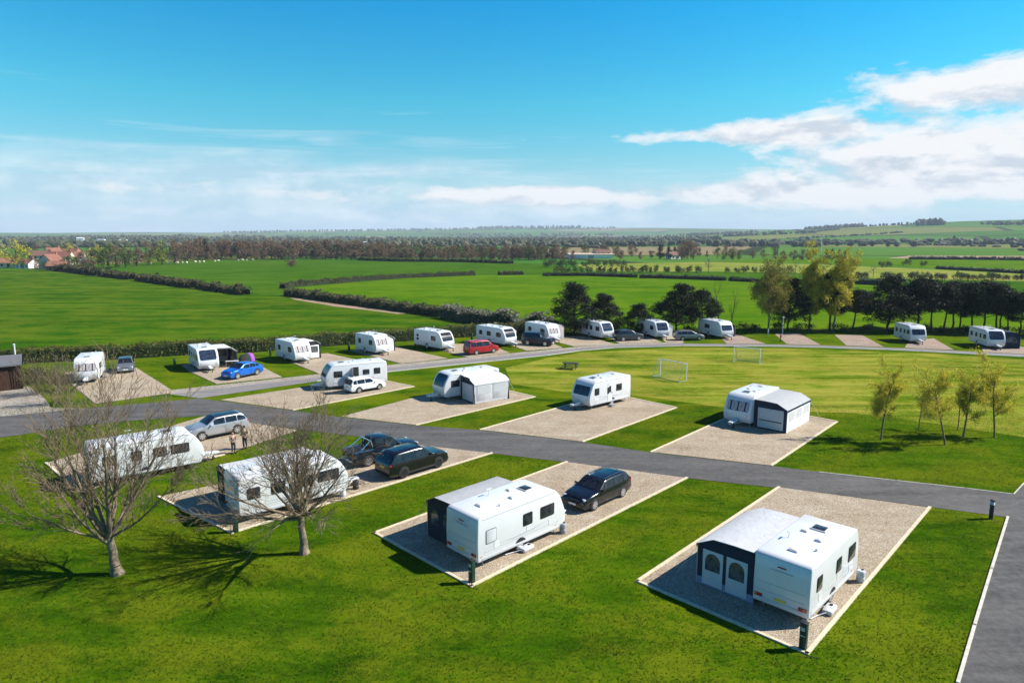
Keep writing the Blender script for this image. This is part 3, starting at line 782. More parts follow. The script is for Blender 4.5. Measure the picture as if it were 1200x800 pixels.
def awning(label, van, xa, xb, depth, roof='canvas', wall='navy', panel='canvasg', pane='film', h0=2.38, h1=1.95, knee=.72, style='full', group=None, outer=None, rearwin=2, side=1, ends='both', rope=True, band=None):
    t_, (Lb, W, yaw, c) = van
    y0 = W / 2 + .02
    fwd = Vector((math.cos(yaw), math.sin(yaw), 0)); left = Vector((-fwd.y, fwd.x, 0))
    o = c + left * side * (y0 + depth / 2) + fwd * (xa + xb) / 2
    t = thing('awning', label, 'awning', (o.x, o.y, 0.03), yaw, group)
    hx = (xb - xa) / 2; ya, yb = -depth / 2 * side, depth / 2 * side
    kz = h0 - (h0 - h1) * .22; ky = ya + (yb - ya) * knee
    # roof: from the rail out to a knee, then down to the eaves; both ends overhang a little
    ov = .06
    prof = [(ya, h0), (ya + (ky - ya) * .5, h0 - .0), (ky, kz + .06), (yb + .05 * side, h1)]
    rows = []
    for k, x in enumerate((-hx - ov, -hx * .5, 0, hx * .5, hx + ov)):
        sag = .035 if k in (1, 3) else 0
        rows.append([(x, y, z - (sag if 0 < j < 3 else 0)) for j, (y, z) in enumerate(prof)])
    rf_ = MB().grid(rows).build('roof', M[roof], t, solid=.02, smooth=60)
    vl = MB().box((0, yb + .055 * side, h1 - .08), (2 * hx + .1, .012, .16)).build('valance', M[roof if style != 'full' else wall], t)
    kt = (ky - ya) / (yb - ya)
    for x, nm in ((-hx, 'rear'), (hx, 'front')):
        if ends == 'rear' and nm == 'front': continue
        p0, p1 = (x, ya), (x, yb)
        w = wall_panel(MB(), p0, p1, h0 - .04, h1 - .03, .02, .025, (kt, kz + .02)).build('wall', M[wall], t, smooth=0)
        if band: wall_panel(MB(), p0, p1, .4, .4, .03, .032).build('mud_wall', M[band], w, smooth=0)
        if rearwin:
            n = rearwin
            for k in range(n):
                a = .12 + k * (.84 / n); wall_window(w, p0, p1, a, a + .84 / n - .06, .12, 1.78, panel, pane, arched=(style == 'full'))
    p0, p1 = (-hx, yb), (hx, yb)
    w = wall_panel(MB(), p0, p1, h1 - .03, h1 - .03, .02, .025).build('wall', M[outer or wall], t, smooth=0)
    n = max(2, int(hx * 2 / 1.4))
    for k in range(n):
        a = .03 + k * .94 / n; wall_window(w, p0, p1, a, a + .94 / n - .03, .2 if not outer else .25, h1 - .15, panel if not outer else outer, pane)
    for x in (-hx, 0, hx):
        if style != 'air': MB().tube((x, yb, 0), (x, yb, h1), .025, .025, 6).build('pole', M['galv'], t)
    if style == 'air':
        for x in (-hx, hx):
            pts = [(x, ya, h0 - .05), (x, ky, kz), (x, yb - .12 * side, h1 - .1), (x, yb, .02)]
            MB().path(pts, .09, 8).build('air_beam', M['black'], t)
    if rope:
        for x, dx in ((-hx, -.9), (hx, .9)):
            MB().tube((x, yb, h1 - .05), (x + dx * .7, yb + .9 * side, .02), .008, .008, 4).build('guy_line', M['lgrey'], t)
    return t

# --- first row: rear ends towards the viewer
WR = {'R': [(-.36, .1), (.03, .085), (.3, .17)], 'L': [(.25, .3), (-.28, .25)]}
v_fr = caravan('white caravan at the lower right with plain rear panel and pale roofed awning', (947, 727.7), (1003.4, 663), 'slab', Lb=5.9, yaw=R(45.5), W=2.4, sides={'R': [(-.33, .095), (.05, .1), (.33, .15, 1.3, 1.98)], 'L': [(.3, .2)]}, detail=2, front='acry')
awning('large navy walled awning with pale roof and arched windows joined to lower right caravan', v_fr, -2.75, 2.2, 2.75, 'canvas', 'navy', 'lgrey', 'film', 2.42, 1.95, band='bluegrey')
v_c = caravan('white single axle caravan at centre front, rear to the viewer, beside the black estate car', (559.5, 661.4), (661.9, 619), 'raked', Lb=6.35, yaw=R(44), W=2.4, sides={'R': [(-.36, .1, 1.2, 1.85, 'lgrey'), (.04, .1), (.27, .16)], 'L': [(.3, .2)]}, detail=2)
awning('dark walled awning with grey roof half hidden behind the centre front caravan', v_c, -2.5, 1.9, 2.4, 'canvasg', 'charcoal', 'navy', 'film', 2.38, 1.98)
v_l2 = caravan('long white caravan half hidden behind the small bare tree', (280.5, 608), (416, 569.5), 'round', Lb=6.7, yaw=R(40.5), W=2.35, sides={'R': [(-.37, .1), (-.16, .12), (.08, .17), (.3, .2)], 'L': [(.3, .2)]}, twin=False)
awning('pale roofed awning with dark windowed end wall behind the small bare tree', v_l2, -3.0, 2.2, 2.3, 'canvas', 'charcoal', 'charcoal', 'film', 2.38, 2.0)
v_l1 = caravan('white caravan with rounded nose seen through the branches of the large bare tree', (105, 567), (229, 542.5), 'round', Lb=6.9, yaw=R(38), W=2.3, sides={'R': [(-.33, .1, 1.3, 1.9, 'acryblue'), (.1, .11), (.28, .16), (-.1, .08)], 'L': [(.3, .2)]})
# --- second row: noses to the left, door flank to the viewer
v_2a = caravan('white caravan with open dark doorway and black panoramic nose window behind the white hatchback', (449, 446.2), (387, 454.8), 'round', near='L', anchor='M', Lb=6.6, yaw=R(208), sides={'L': [(.3, .13), (-.15, .1, 1.35, 1.85), (-.33, .1)], 'R': [(.3, .2)]}, open_door=True, sat=True, decal='redlens')
v_2b = caravan('white caravan with black nose window and a white and black inflatable porch awning', (582, 456.5), (524, 466.5), 'round', near='L', anchor='M', Lb=6.5, yaw=R(215), sides={'L': [(.3, .14)], 'R': [(.3, .2)]})
awning('white roofed inflatable porch awning with black edges on the second row caravan', v_2b, -2.6, 1.35, 2.5, 'canvasw', 'charcoal', 'canvas', 'lgrey', 2.4, 1.95, knee=.62, style='air', outer='canvas', rearwin=1)
v_2c = caravan('bare white caravan with three pane nose window standing alone by the picnic bench', (740, 463.5), (689, 479), 'raked', near='L', anchor='M', Lb=5.9, yaw=R(221), sides={'L': [(.33, .1), (-.2, .13), (.06, .04, 1.2, 1.8)], 'R': [(.3, .2)]})
v_2d = caravan('white caravan with curtained nose window and grey full length awning on its right', (915, 478), (878.5, 497.5), 'raked', near='L', anchor='F', Lb=6.0, yaw=R(227), front='curtain', sides={'L': [], 'R': [(.3, .2)]}, door=False)
awning('grey roofed awning with navy front wall and white outer panels on the second row caravan', v_2d, -2.8, 2.3, 2.75, 'canvasg', 'navy', 'canvas', 'canvas', 2.4, 1.9, knee=.7, outer='canvasw', rearwin=1)

# --- back row along the hedge and pines: noses towards the road
def back(label, RR, FR, FL, **k):
    zb = .36
    a, b, c = at(*RR, zb), at(*FR, zb), at(*FL, zb)
    e = c - b; y2 = math.atan2(e.y, e.x) - PI / 2
    d = b - a; y1 = math.atan2(d.y, d.x)
    k.setdefault('yaw', (y1 * .4 + y2 * .6) if abs(y1 - y2) < 1.5 else y2)
    k.setdefault('Lb', max(4.6, min(6.6, d.length)))
    k.setdefault('W', 2.3)
    k.setdefault('detail', 0)
    v = caravan(label, RR, FR, anchor='F', rear=False, **k)
    return v
SW = {'R': [(-.34, .1), (-.1, .08), (.12, .08), (.32, .13)], 'L': [(.2, .2)]}
SX = {'R': [(-.28, .12), (.25, .16)], 'L': [(.2, .2)]}
b_a = back('white caravan facing the yard on the far left pitch beside the grey hatchback', (80, 437), (87, 446.5), (118, 440.5), style='raked', yaw=R(-66), Lb=5.6, front='curtain', sides=SX)
b_b = back('white caravan with dark panoramic nose window beside the bright blue car', (213, 424), (233, 433), (254, 431), style='round', Lb=5.9, sides=SW)
b_c = back('white caravan with pale curtained nose and dark windowed awning, next to the blue car pitch', (323, 415), (346, 423), (366, 420), style='raked', Lb=5.4, front='curtain', sides=SX, sat=True)
b_d = back('small white caravan with rounded white pod awning at the hedge', (419, 408), (441, 413.6), (457, 411), style='raked', Lb=5.0, front='curtain', sides=SX)
b_e = back('white caravan with small flank windows left of the red people carrier', (492, 402.5), (518, 409), (537, 405.5), style='round', Lb=6.3, front='curtain' if 0 else 'acry', sides={'R': [(-.36, .07, 1.6, 1.9), (-.36, .07, 1.1, 1.4), (.2, .15)], 'L': []})
b_f = back('white caravan with three flank windows right of the red people carrier', (563, 397), (592, 404), (609, 401), style='round', Lb=6.6, front='acry', sides={'R': [(-.33, .1), (-.05, .13), (.28, .15)], 'L': []})
b_g = back('white caravan behind the dark off-roader at the end of the hedge', (617, 392), (643, 399), (657, 397), style='raked', Lb=6.0, front='curtain', sides=SX)
b_h = back('white caravan with four flank windows in front of the tall rounded pine', (685.6, 390), (706, 396), (721, 394), style='round', Lb=6.3, sides={'R': [(-.38, .09), (-.12, .08), (.05, .08), (.3, .14)], 'L': []})
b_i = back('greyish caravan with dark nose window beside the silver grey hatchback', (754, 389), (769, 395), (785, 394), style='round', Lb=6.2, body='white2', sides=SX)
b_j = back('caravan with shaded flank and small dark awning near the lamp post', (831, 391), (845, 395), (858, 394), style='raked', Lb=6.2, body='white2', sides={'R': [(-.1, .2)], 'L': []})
b_k = back('small white caravan standing alone in front of the pine belt on the right', (1058, 394), (1067, 400), (1083, 399.6), style='raked', Lb=5.0, sides=SW)
b_l = back('white caravan at the right edge with a dark navy awning', (1147.6, 400), (1157, 406), (1176, 406), style='round', Lb=5.6, sides=SW)
awning('open fronted pale roofed awning over camping gear beside the blue car', b_b, -2.2, 1.5, 2.4, 'canvas', 'charcoal', 'canvasg', 'film', 2.38, 1.9, style='air', rearwin=1, rope=False, ends='rear')
awning('dark grey awning with a white framed window next to the curtained back row caravan', b_c, -2.0, 1.2, 2.0, 'canvasw', 'charcoal', 'canvasw', 'film', 2.35, 1.95, style='air', rearwin=1, rope=False)
awning('rounded white pod awning on the small hedge side caravan', b_d, -1.9, 1.1, 1.7, 'canvasw', 'canvas', 'canvasw', 'lgrey', 2.3, 1.8, knee=.55, style='air', rearwin=1, rope=False)
awning('pale beige panelled awning behind the dark off-roader', b_g, -2.4, 1.6, 1.8, 'canvas', 'curtain', 'canvasg', 'curtain', 2.3, 1.95, rearwin=2, rope=False)
awning('white peaked porch awning between greyish caravan and silver grey hatchback', b_i, -1.6, 1.5, 1.4, 'canvasw', 'canvasw', 'canvas', 'lgrey', 2.3, 1.6, knee=.5, rearwin=0, rope=False)
awning('small dark awning beside the caravan near the lamp post', b_j, -2.0, 1.2, 1.7, 'charcoal', 'charcoal', 'charcoal', 'film', 2.0, 1.6, rearwin=1, rope=False)
awning('dark navy sloping awning at the right edge of the back row', b_l, -1.8, 1.9, 2.3, 'navy', 'navy', 'navy', 'film', 2.35, 1.75, rearwin=1, rope=False)
awning('white framed windscreen porch on the caravan right of the red people carrier', b_f, -1.2, 1.9, 1.1, 'canvasw', 'canvasw', 'canvasw', 'film', 2.2, 1.9, rearwin=1, rope=False)
# ------------------------------------------------------------------ cars
def carpaint(name, col, metal=0.35, rough=0.28):
    m, nt, bs = new_mat(name)
    n = noise_(nt, coords(nt), 1.2, 3)
    L(nt, ramp(nt, n, [(0.3, tuple(c * .92 for c in col)), (0.7, tuple(min(1, c * 1.08) for c in col))]), bs.inputs['Base Color'])
    bs.inputs['Metallic'].default_value = metal; bs.inputs['Roughness'].default_value = rough
    bs.inputs['Coat Weight'].default_value = 0.45; bs.inputs['Coat Roughness'].default_value = 0.03
    return m
P = {'black': carpaint('black_car_paint', (0.006, 0.007, 0.009), 0.0, 0.2), 'dnavy': carpaint('dark_navy_car_paint', (0.008, 0.014, 0.03), 0.2),
     'silver': carpaint('silver_car_paint', (0.42, 0.43, 0.45), 0.55, 0.32), 'blue': carpaint('bright_blue_car_paint', (0.008, 0.13, 0.55), 0.3),
     'red': carpaint('red_car_paint', (0.36, 0.008, 0.012), 0.15), 'white': carpaint('white_car_paint', (0.78, 0.79, 0.8), 0.0),
     'grey': carpaint('grey_car_paint', (0.2, 0.215, 0.23), 0.5), 'dgrey': carpaint('dark_grey_car_paint', (0.05, 0.06, 0.075), 0.5)}

def lerp_pts(pts, x):
    if x <= pts[0][0]: return pts[0][1]
    for a, b in zip(pts, pts[1:]):
        if a[0] <= x <= b[0]: return a[1] + (b[1] - a[1]) * (x - a[0]) / max(1e-6, b[0] - a[0])
    return pts[-1][1]

STY = {  # rear .. front outline of the top, as fractions of length and height; glass spans as fractions of length
    'estate': dict(top=[(-.5, .36), (-.49, .62), (-.475, .70), (-.40, .94), (-.33, .985), (-.1, 1.0), (.06, .975), (.22, .68), (.24, .66), (.38, .60), (.46, .53), (.49, .44), (.5, .3)], belt=.655, ws=(.055, .215), rw=(-.47, -.405), panes=[(-.44, -.30), (-.285, -.10), (-.085, .10)]),
    'suv': dict(top=[(-.5, .38), (-.49, .60), (-.47, .66), (-.41, .93), (-.36, .985), (-.1, 1.0), (.06, .98), (.21, .69), (.23, .665), (.39, .615), (.46, .55), (.49, .46), (.5, .32)], belt=.64, ws=(.055, .205), rw=(-.465, -.415), panes=[(-.44, -.30), (-.285, -.10), (-.085, .10)]),
    'coupe': dict(top=[(-.5, .40), (-.49, .60), (-.46, .67), (-.30, .90), (-.2, .97), (-.05, 1.0), (.07, .97), (.24, .68), (.26, .66), (.40, .60), (.46, .54), (.49, .45), (.5, .32)], belt=.64, ws=(.07, .23), rw=(-.45, -.305), panes=[(-.36, -.26), (-.245, -.08), (-.065, .11)]),
    'hatch': dict(top=[(-.5, .36), (-.49, .58), (-.475, .66), (-.41, .93), (-.36, .975), (-.1, 1.0), (.06, .975), (.25, .67), (.27, .65), (.40, .58), (.46, .51), (.49, .43), (.5, .3)], belt=.62, ws=(.065, .24), rw=(-.47, -.415), panes=[(-.42, -.33), (-.315, -.11), (-.095, .12)]),
    'mpv': dict(top=[(-.5, .36), (-.495, .60), (-.485, .64), (-.455, .95), (-.43, .985), (-.1, 1.0), (.14, .97), (.30, .63), (.32, .61), (.42, .54), (.47, .47), (.49, .42), (.5, .28)], belt=.58, ws=(.135, .295), rw=(-.483, -.46), panes=[(-.43, -.28), (-.265, -.06), (-.045, .17)]),
    'offroad': dict(top=[(-.5, .38), (-.495, .58), (-.49, .62), (-.46, .95), (-.44, .985), (-.1, 1.0), (.10, .98), (.19, .68), (.21, .66), (.42, .63), (.475, .58), (.495, .48), (.5, .33)], belt=.62, ws=(.1, .185), rw=(-.488, -.465), panes=[(-.43, -.29), (-.275, -.09), (-.075, .12)]),
}

def car(name, label, paint_, style, Ln, Wd, Ht, loc, yaw, rim='alloy', rails=False, wr=.335, roofmat=None, cat='car', spare=False, hatch_open=False, wb=None):
    t = thing(name, label, cat, (loc[0], loc[1], 0.03), yaw)
    S = STY[style]; hw = Wd / 2
    top = [(x * Ln, z * Ht) for x, z in S['top']]; belt = S['belt'] * Ht; zb = .22; tum = .2
    def plan(x): return hw * (1 - .13 * abs(2 * x / Ln) ** 5)
    def roofw(x, z): return plan(x) * (.985 - tum * max(0, z - belt) / (Ht - belt))
    xs = sorted(set([round(p[0], 4) for p in top] + [round(-Ln / 2 + Ln * i / 30, 4) for i in range(1, 30)]))
    rows = []
    for x in xs:
        zt = lerp_pts(top, x); w = plan(x); e = abs(2 * x / Ln)
        lo = zb + (.10 if e > .95 else 0)
        if zt > belt + .02:
            wr_ = roofw(x, zt)
            half = [(w * .93, lo), (w * .985, lo + .1), (w, .52), (w * .99, belt - .06), (w * .975, belt), (roofw(x, belt + (zt - belt) * .5) - .01, belt + (zt - belt) * .5), (wr_ + .015, zt - .08 if zt - .08 > belt else zt - .01), (wr_ - .06, zt - .012), (wr_ * .5, zt + .018), (0, zt + .03)]
        else:
            zz = max(lo + .08, zt - .05)
            half = [(w * .93, lo), (w * .985, lo + .03), (w, min(.52, lo + (zz - lo) * .5)), (w * .995, lo + (zz - lo) * .8), (w * .985, zz - .0), (w * .96, zz + .02), (w * .92, zt - .012), (w * .85, zt), (w * .5, zt + .02), (0, zt + .028)]
        rows.append([(x, y, z) for y, z in half] + [(x, -y, z) for y, z in half[-2::-1]])
    mb = MB().grid(rows)
    n = len(rows[0]); mb.f += [tuple(range(n))[::-1], tuple(range(len(mb.v) - n, len(mb.v)))]
    bo = mb.build('body', paint_, t, smooth=50)
    MB().box((0, 0, .24), (Ln * .9, Wd * .8, .14)).build('underbody', M['black'], t)
    def top_patch(nm, xa, xb, mat, off=.01, fw=.86, th=.006):
        rws = []
        for i in range(9):
            x = xa + (xb - xa) * i / 8; zt = lerp_pts(top, x); w = roofw(x, zt) * fw if zt > belt else plan(x) * .86 * fw
            rws.append([(x, w * f, zt + off + .03 * (1 - (f * fw) ** 2) - (.02 if abs(f) > .95 else 0)) for f in (-1, -.6, 0, .6, 1)])
        return MB().grid(rws).build(nm, mat, t, solid=th, smooth=60)
    if roofmat is not None: top_patch('roof', S['rw'][1] * Ln + .05, S['ws'][0] * Ln - .03, roofmat, .006, .93)
    top_patch('windscreen', S['ws'][0] * Ln, S['ws'][1] * Ln, M['carglass'], .012, .9)
    rg = None
    rws = []
    for i in range(7):
        x = S['rw'][0] * Ln + (S['rw'][1] - S['rw'][0]) * Ln * i / 6; zt = lerp_pts(top, x); w = roofw(x, zt) * .86
        rws.append([(x - .018, w * f, zt + .004 + .026 * (1 - (f * .86) ** 2)) for f in (-1, -.5, 0, .5, 1)])
    MB().grid(rws).build('rear_window', M['carglass'], t, solid=.006, smooth=60)
    for s in (1, -1):
        for xa, xb in S['panes']:
            rws = []
            for i in range(7):
                x = (xa + (xb - xa) * i / 6) * Ln; zt = lerp_pts(top, x) - .1; z0 = belt + .035
                zt = max(z0 + .015, zt)
                rws.append([(x, s * (roofw(x, z0 + (zt - z0) * f) + .008), z0 + (zt - z0) * f) for f in (0, .5, 1)])
            MB().grid(rws).build('side_window', M['carglass'], t, solid=.006, smooth=60)
        # doors: shut lines, handles, mirror
        for k, xd in enumerate((-.09, -.28)):
            MB().box((xd * Ln, s * (plan(xd * Ln) * .999 + .002), .5 + .1), (.012, .008, belt - .42)).build('door_seam', M['black'], t)
            MB().box(((xd + .035) * Ln, s * (plan(xd * Ln) + .006), belt - .13), (.18, .025, .03)).build('door_handle', paint_, t, bevel=.008)
        MB().box((S['ws'][1] * Ln - .22, s * (hw + .07), belt + .06), (.1, .2, .13)).build('wing_mirror', paint_, t, bevel=.03)
        MB().box((0, s * (hw * .975), .28), (Ln * .5, .06, .09)).build('sill', M['black'], t, bevel=.015)
        MB().box((Ln * .452, s * hw * .70, S['top'][-3][1] * Ht * .94), (.16, .34, .13), rz=-s * .42).build('headlight', M['clearlens'], t, bevel=.03)
        MB().box((-Ln * .476, s * hw * .80, belt * .9), (.12, .2, .26 if style in ('mpv', 'estate', 'offroad') else .14), rz=s * .3).build('tail_light', M['redlens'], t, bevel=.02)
        MB().box((Ln * .478, s * hw * .62, .4), (.05, .2, .08)).build('fog_lamp', M['clearlens'], t, bevel=.015)
        if rails: MB().path([(x * Ln, s * (roofw(x * Ln, lerp_pts(top, x * Ln)) - .1), lerp_pts(top, x * Ln) + .055) for x in (-.36, -.3, -.1, .0, .04)], .02, 6).build('roof_rail', M['chrome'] if rails == 'chrome' else M['black'], t)
        wbx = (wb or Ln * .585)
        for x in (wbx / 2 + Ln * .012, -wbx / 2 + Ln * .012):
            MB().prism(arc(x, wr, wr + .075, -18, 198, 14), s * (plan(x) - .03), s * (plan(x) + .004)).build('wheel_arch', M['black'], t)
            wheel(t, x, s * (plan(x) - .085), wr, .21, s, rim)
    zf = S['top'][-2][1] * Ht
    MB().box((Ln * .485, 0, zf - .02), (.06, Wd * .46, .15)).build('grille', M['black'], t, bevel=.02)
    MB().box((Ln * .478, 0, .32), (.07, Wd * .72, .13)).build('bumper', M['black'], t, bevel=.03)
    MB().box((Ln * .5 + .012, 0, .45), (.02, .52, .11)).build('number_plate', M['plate_w'], t)
    MB().box((-Ln * .497, 0, belt * .74), (.03, .52, .11)).build('number_plate', M['plate_y'], t)
    MB().box((-Ln * .483, 0, .34), (.06, Wd * .78, .16)).build('bumper', M['black'] if style != 'hatch' else paint_, t, bevel=.03)
    if spare:
        sp = MB().lathe([(0, -.09), (.3, -.09), (.36, -.05), (.36, .08), (.0, .08)], (-Ln / 2 - .07, .0, .86), 'x', 18).build('spare_wheel', M['rubber'], t)
        MB().lathe([(0, -.01), (.24, -.01), (.24, .01), (0, .01)], (-Ln / 2 - .165, 0, .86), 'x', 16).build('cover', M['greypl'], sp)
    if hatch_open:
        MB().box((-Ln * .47, 0, Ht * 1.13), (.78, Wd * .72, .05), ry=.45).build('tailgate', paint_, t, bevel=.02)
        MB().box((-Ln * .482, 0, Ht * .73), (.05, Wd * .7, Ht * .36)).build('boot_opening', M['black'], t)
    return t

def wheels_pose(f, r, side, Wd, Ln, wb):
    """car pose from the ground contact of front and rear wheel on the viewer's side (side: +1 its left, -1 its right)"""
    a, b = at(*f), at(*r); d = a - b; yaw = math.atan2(d.y, d.x)
    left = Vector((-math.sin(yaw), math.cos(yaw), 0))
    c = (a + b) / 2 - left * side * (Wd / 2 - .05)
    return c, yaw

c, y = wheels_pose((695.4, 598.5), (731, 581.5), 1, 1.87, 4.65, 2.8)
car('parked_car', 'black estate car with chrome roof rails on the gravel beyond the centre front caravan', P['black'], 'estate', 4.85, 1.9, 1.52, c, y, rails='chrome', wr=.34)
c, y = wheels_pose((515.5, 547.5), (470, 561.5), -1, 1.98, 4.9, 2.9)
car('parked_car', 'black sport utility car with dark wheels parked in front of the dark pickup truck', P['black'], 'suv', 4.95, 2.0, 1.76, c, y, rim='darkalloy', wr=.38)
c, y = wheels_pose((238, 516.5), (279, 508), 1, 1.85, 4.5, 2.7)
car('parked_car', 'silver sport utility car with navy tinted roof near the two standing people', P['silver'], 'suv', 4.75, 1.9, 1.66, c, y, roofmat=P['dnavy'], rails=True, wr=.36)
c, y = wheels_pose((278.5, 444.5), (302.5, 439.2), 1, 1.85, 4.5, 2.7)
car('parked_car', 'bright blue coupe shaped car beside the open fronted awning', P['blue'], 'coupe', 4.55, 1.86, 1.6, c, y, wr=.35, roofmat=P['blue'])
c, y = wheels_pose((445, 456.6), (419.6, 461), -1, 1.7, 3.9, 2.5)
car('parked_car', 'small white hatchback with its tailgate open beside the second row caravan', P['white'], 'hatch', 4.05, 1.72, 1.48, c, y, wr=.3, hatch_open=True)
c = at(141, 436.5); car('parked_car', 'grey hatchback with blue tinted roof facing the yard beside the far left caravan', P['grey'], 'hatch', 4.2, 1.78, 1.5, (c.x, c.y + 1.2), R(-62), roofmat=P['dnavy'], wr=.31)
c, y = wheels_pose((577, 413.8), (558.7, 416), -1, 1.85, 4.5, 2.8)
car('people_carrier', 'red people carrier van parked between two back row caravans', P['red'], 'mpv', 4.75, 1.9, 1.86, c, y, wr=.33, cat='van')
c = at(631, 405.5); car('off_roader', 'dark navy off roader with spare wheel on its back at the hedge end', P['dnavy'], 'offroad', 4.7, 1.92, 1.85, (c.x, c.y + 1.0), R(-24), wr=.38, spare=True)
c, y = wheels_pose((746, 399.2), (732, 399.9), -1, 1.85, 4.5, 2.7)
car('parked_car', 'dark grey car with light windows right of the four windowed caravan', P['dgrey'], 'suv', 4.5, 1.86, 1.66, c, y, wr=.34)
c, y = wheels_pose((817.5, 399.0), (801, 399.3), -1, 1.8, 4.4, 2.7)
car('parked_car', 'silver grey hatchback on the back road between two shaded caravans', P['grey'], 'hatch', 4.5, 1.8, 1.52, c, y, wr=.32)

# pickup truck
def pickup(label, loc, yaw):
    t = thing('pickup_truck', label, 'pickup truck', (loc[0], loc[1], .03), yaw)
    pm = P['dnavy']; hw = .93
    STY['cab'] = None
    low = [(-2.6, .42), (-2.6, 1.08), (-.98, 1.08), (-.9, 1.12), (1.0, 1.12), (1.2, 1.12), (2.35, 1.02), (2.55, .9), (2.62, .6), (2.58, .38), (2.3, .34), (-2.3, .34)]
    MB().prism(low, -hw, hw).build('body', pm, t, bevel=.06, seg=2, bangle=25)
    # greenhouse tapers inwards
    rows = []
    for x, z in ((1.18, 1.1), (.98, 1.22), (.42, 1.74), (.2, 1.8), (-.6, 1.82), (-.82, 1.76), (-.96, 1.1)):
        w = hw * .96 - (z - 1.1) * .24
        rows.append([(x, w + .0, 1.06), (x, hw * .96 - (z - 1.1) * .12, 1.06 + (z - 1.06) * .5), (x, w, z - .02), (x, w - .1, z + .01), (x, 0, z + .03), (x, -w + .1, z + .01), (x, -w, z - .02), (x, -hw * .96 + (z - 1.1) * .12, 1.06 + (z - 1.06) * .5), (x, -w, 1.06)])
    MB().grid(rows).build('cab', pm, t, smooth=50)
    MB().grid([[(x + .012, y * (hw * .92 - (z - 1.1) * .26), z + .02 + .02 * (1 - y * y)) for y in (-1, -.5, 0, .5, 1)] for x, z in ((.95, 1.245), (.7, 1.48), (.45, 1.715))]).build('windscreen', M['carglass'], t, solid=.006)
    MB().grid([[(x - .02, y * (hw * .86 - (z - 1.1) * .22), z) for y in (-1, 0, 1)] for x, z in ((-.97, 1.15), (-.85, 1.7))]).build('rear_window', M['carglass'], t, solid=.006)
    for s in (1, -1):
        for xa, xb, ta, tb in ((-.86, -.22, -.78, -.2), (-.12, .8, -.12, .4)):
            rws = [[(xa + (ta - xa) * f + ((xb + (tb - xb) * f) - (xa + (ta - xa) * f)) * q, s * (hw * .965 - f * .135 + .005), 1.16 + f * .54) for q in (0, .5, 1)] for f in (0, .5, 1)]
            MB().grid(rws).build('side_window', M['carglass'], t, solid=.006)
        MB().box((.95, s * 1.02, 1.2), (.12, .22, .18)).build('wing_mirror', M['chrome'], t, bevel=.03)
        MB().tube((-1.15, s * .66, 1.72), (-2.05, s * .78, 1.12), .045, .045, 8).tube((-1.15, s * .66, 1.72), (-1.02, s * .78, 1.12), .045, .045, 8).build('roll_bar', M['chrome'], t)
        MB().tube((-2.5, s * .86, 1.13), (-1.05, s * .86, 1.13), .03, .03, 8).build('bed_rail', M['chrome'], t)
        MB().tube((-.9, s * 1.0, .42), (1.05, s * 1.0, .42), .05, .05, 8).build('side_step', M['chrome'], t)
        MB().box((2.48, s * .68, .86), (.2, .4, .17), rz=-s * .3).build('headlight', M['clearlens'], t, bevel=.03)
        MB().box((-2.58, s * .82, .86), (.08, .14, .34)).build('tail_light', M['redlens'], t, bevel=.02)
        for x in (1.62, -1.5):
            MB().prism(arc(x, .39, .47, -12, 192, 14), s * (hw - .02), s * (hw + .03)).build('wheel_arch', M['black'], t)
            wheel(t, x, s * (hw - .06), .39, .24, s, 'alloy')
        for xd in (-.2, -.92): MB().box((xd, s * (hw + .002), .78), (.014, .008, .6)).build('door_seam', M['black'], t)
    MB().tube((-1.15, -.68, 1.72), (-1.15, .68, 1.72), .045, .045, 8).build('roll_hoop', M['chrome'], t)
    MB().box((-1.78, 0, 1.075), (1.5, 1.5, .05)).build('load_cover', M['black'], t, bevel=.01)
    MB().box((2.6, 0, .82), (.06, .8, .2)).build('grille', M['chrome'], t, bevel=.03)
    MB().box((2.63, 0, .5), (.03, .52, .11)).build('number_plate', M['plate_w'], t)
    MB().box((-2.66, 0, .5), (.14, 1.7, .14)).build('bumper', M['chrome'], t, bevel=.03)
    return t
a = at(431.6, 546.5); yw = R(40)
fw = Vector((math.cos(yw), math.sin(yw), 0)); lf = Vector((-fw.y, fw.x, 0))
pickup('dark blue pickup truck with chrome roll bar behind the black sport utility car', a + fw * 1.5 + lf * .88, yw)

# ------------------------------------------------------------------ posts, lamps, small equipment
def service_post(px, py, label, h=1.12, plate=True):
    p = at(px, py); t = thing('service_post', label, 'utility post', (p.x, p.y, 0), R(-45), 'electric service posts on the pitches')
    MB().box((0, 0, h / 2), (.26, .22, h)).build('cabinet', M['green_post'], t, bevel=.02)
    MB().box((0, 0, h + .02), (.3, .26, .05)).build('cap', M['black'], t, bevel=.012)
    if plate:
        MB().box((0, -.116, h * .80), (.15, .012, .14)).build('socket_plate', M['lgrey'], t)
        MB().box((0, -.113, h * .55), (.18, .008, .035)).build('label_strip', M['plate_w'], t)
        MB().path([(.05, -.12, h * .72), (.12, -.3, .5), (.3, -.4, .06), (.7, -.2, .045)], .014, 5).build('cable', M['black'], t)
    return t
service_post(940.7, 760.5, 'dark green service post at the corner of the lower right pitch')
service_post(553, 682.5, 'dark green service post at the corner of the centre front pitch')
service_post(276.5, 623, 'dark green service post at the corner of the small bare tree pitch')
service_post(91, 574, 'dark green service post behind the branches of the large bare tree')
for px, py, w in ((205, 431, 'behind the caravan of the blue car pitch'), (317, 417, 'behind the curtained caravan with dark awning'), (409, 410, 'behind the white pod awning caravan'),
                  (487, 404.5, 'left of the caravan beside the red people carrier'), (553, 399, 'right behind the red people carrier')):
    service_post(px, py, 'small dark service post in the grass ' + w, 1.15, False)
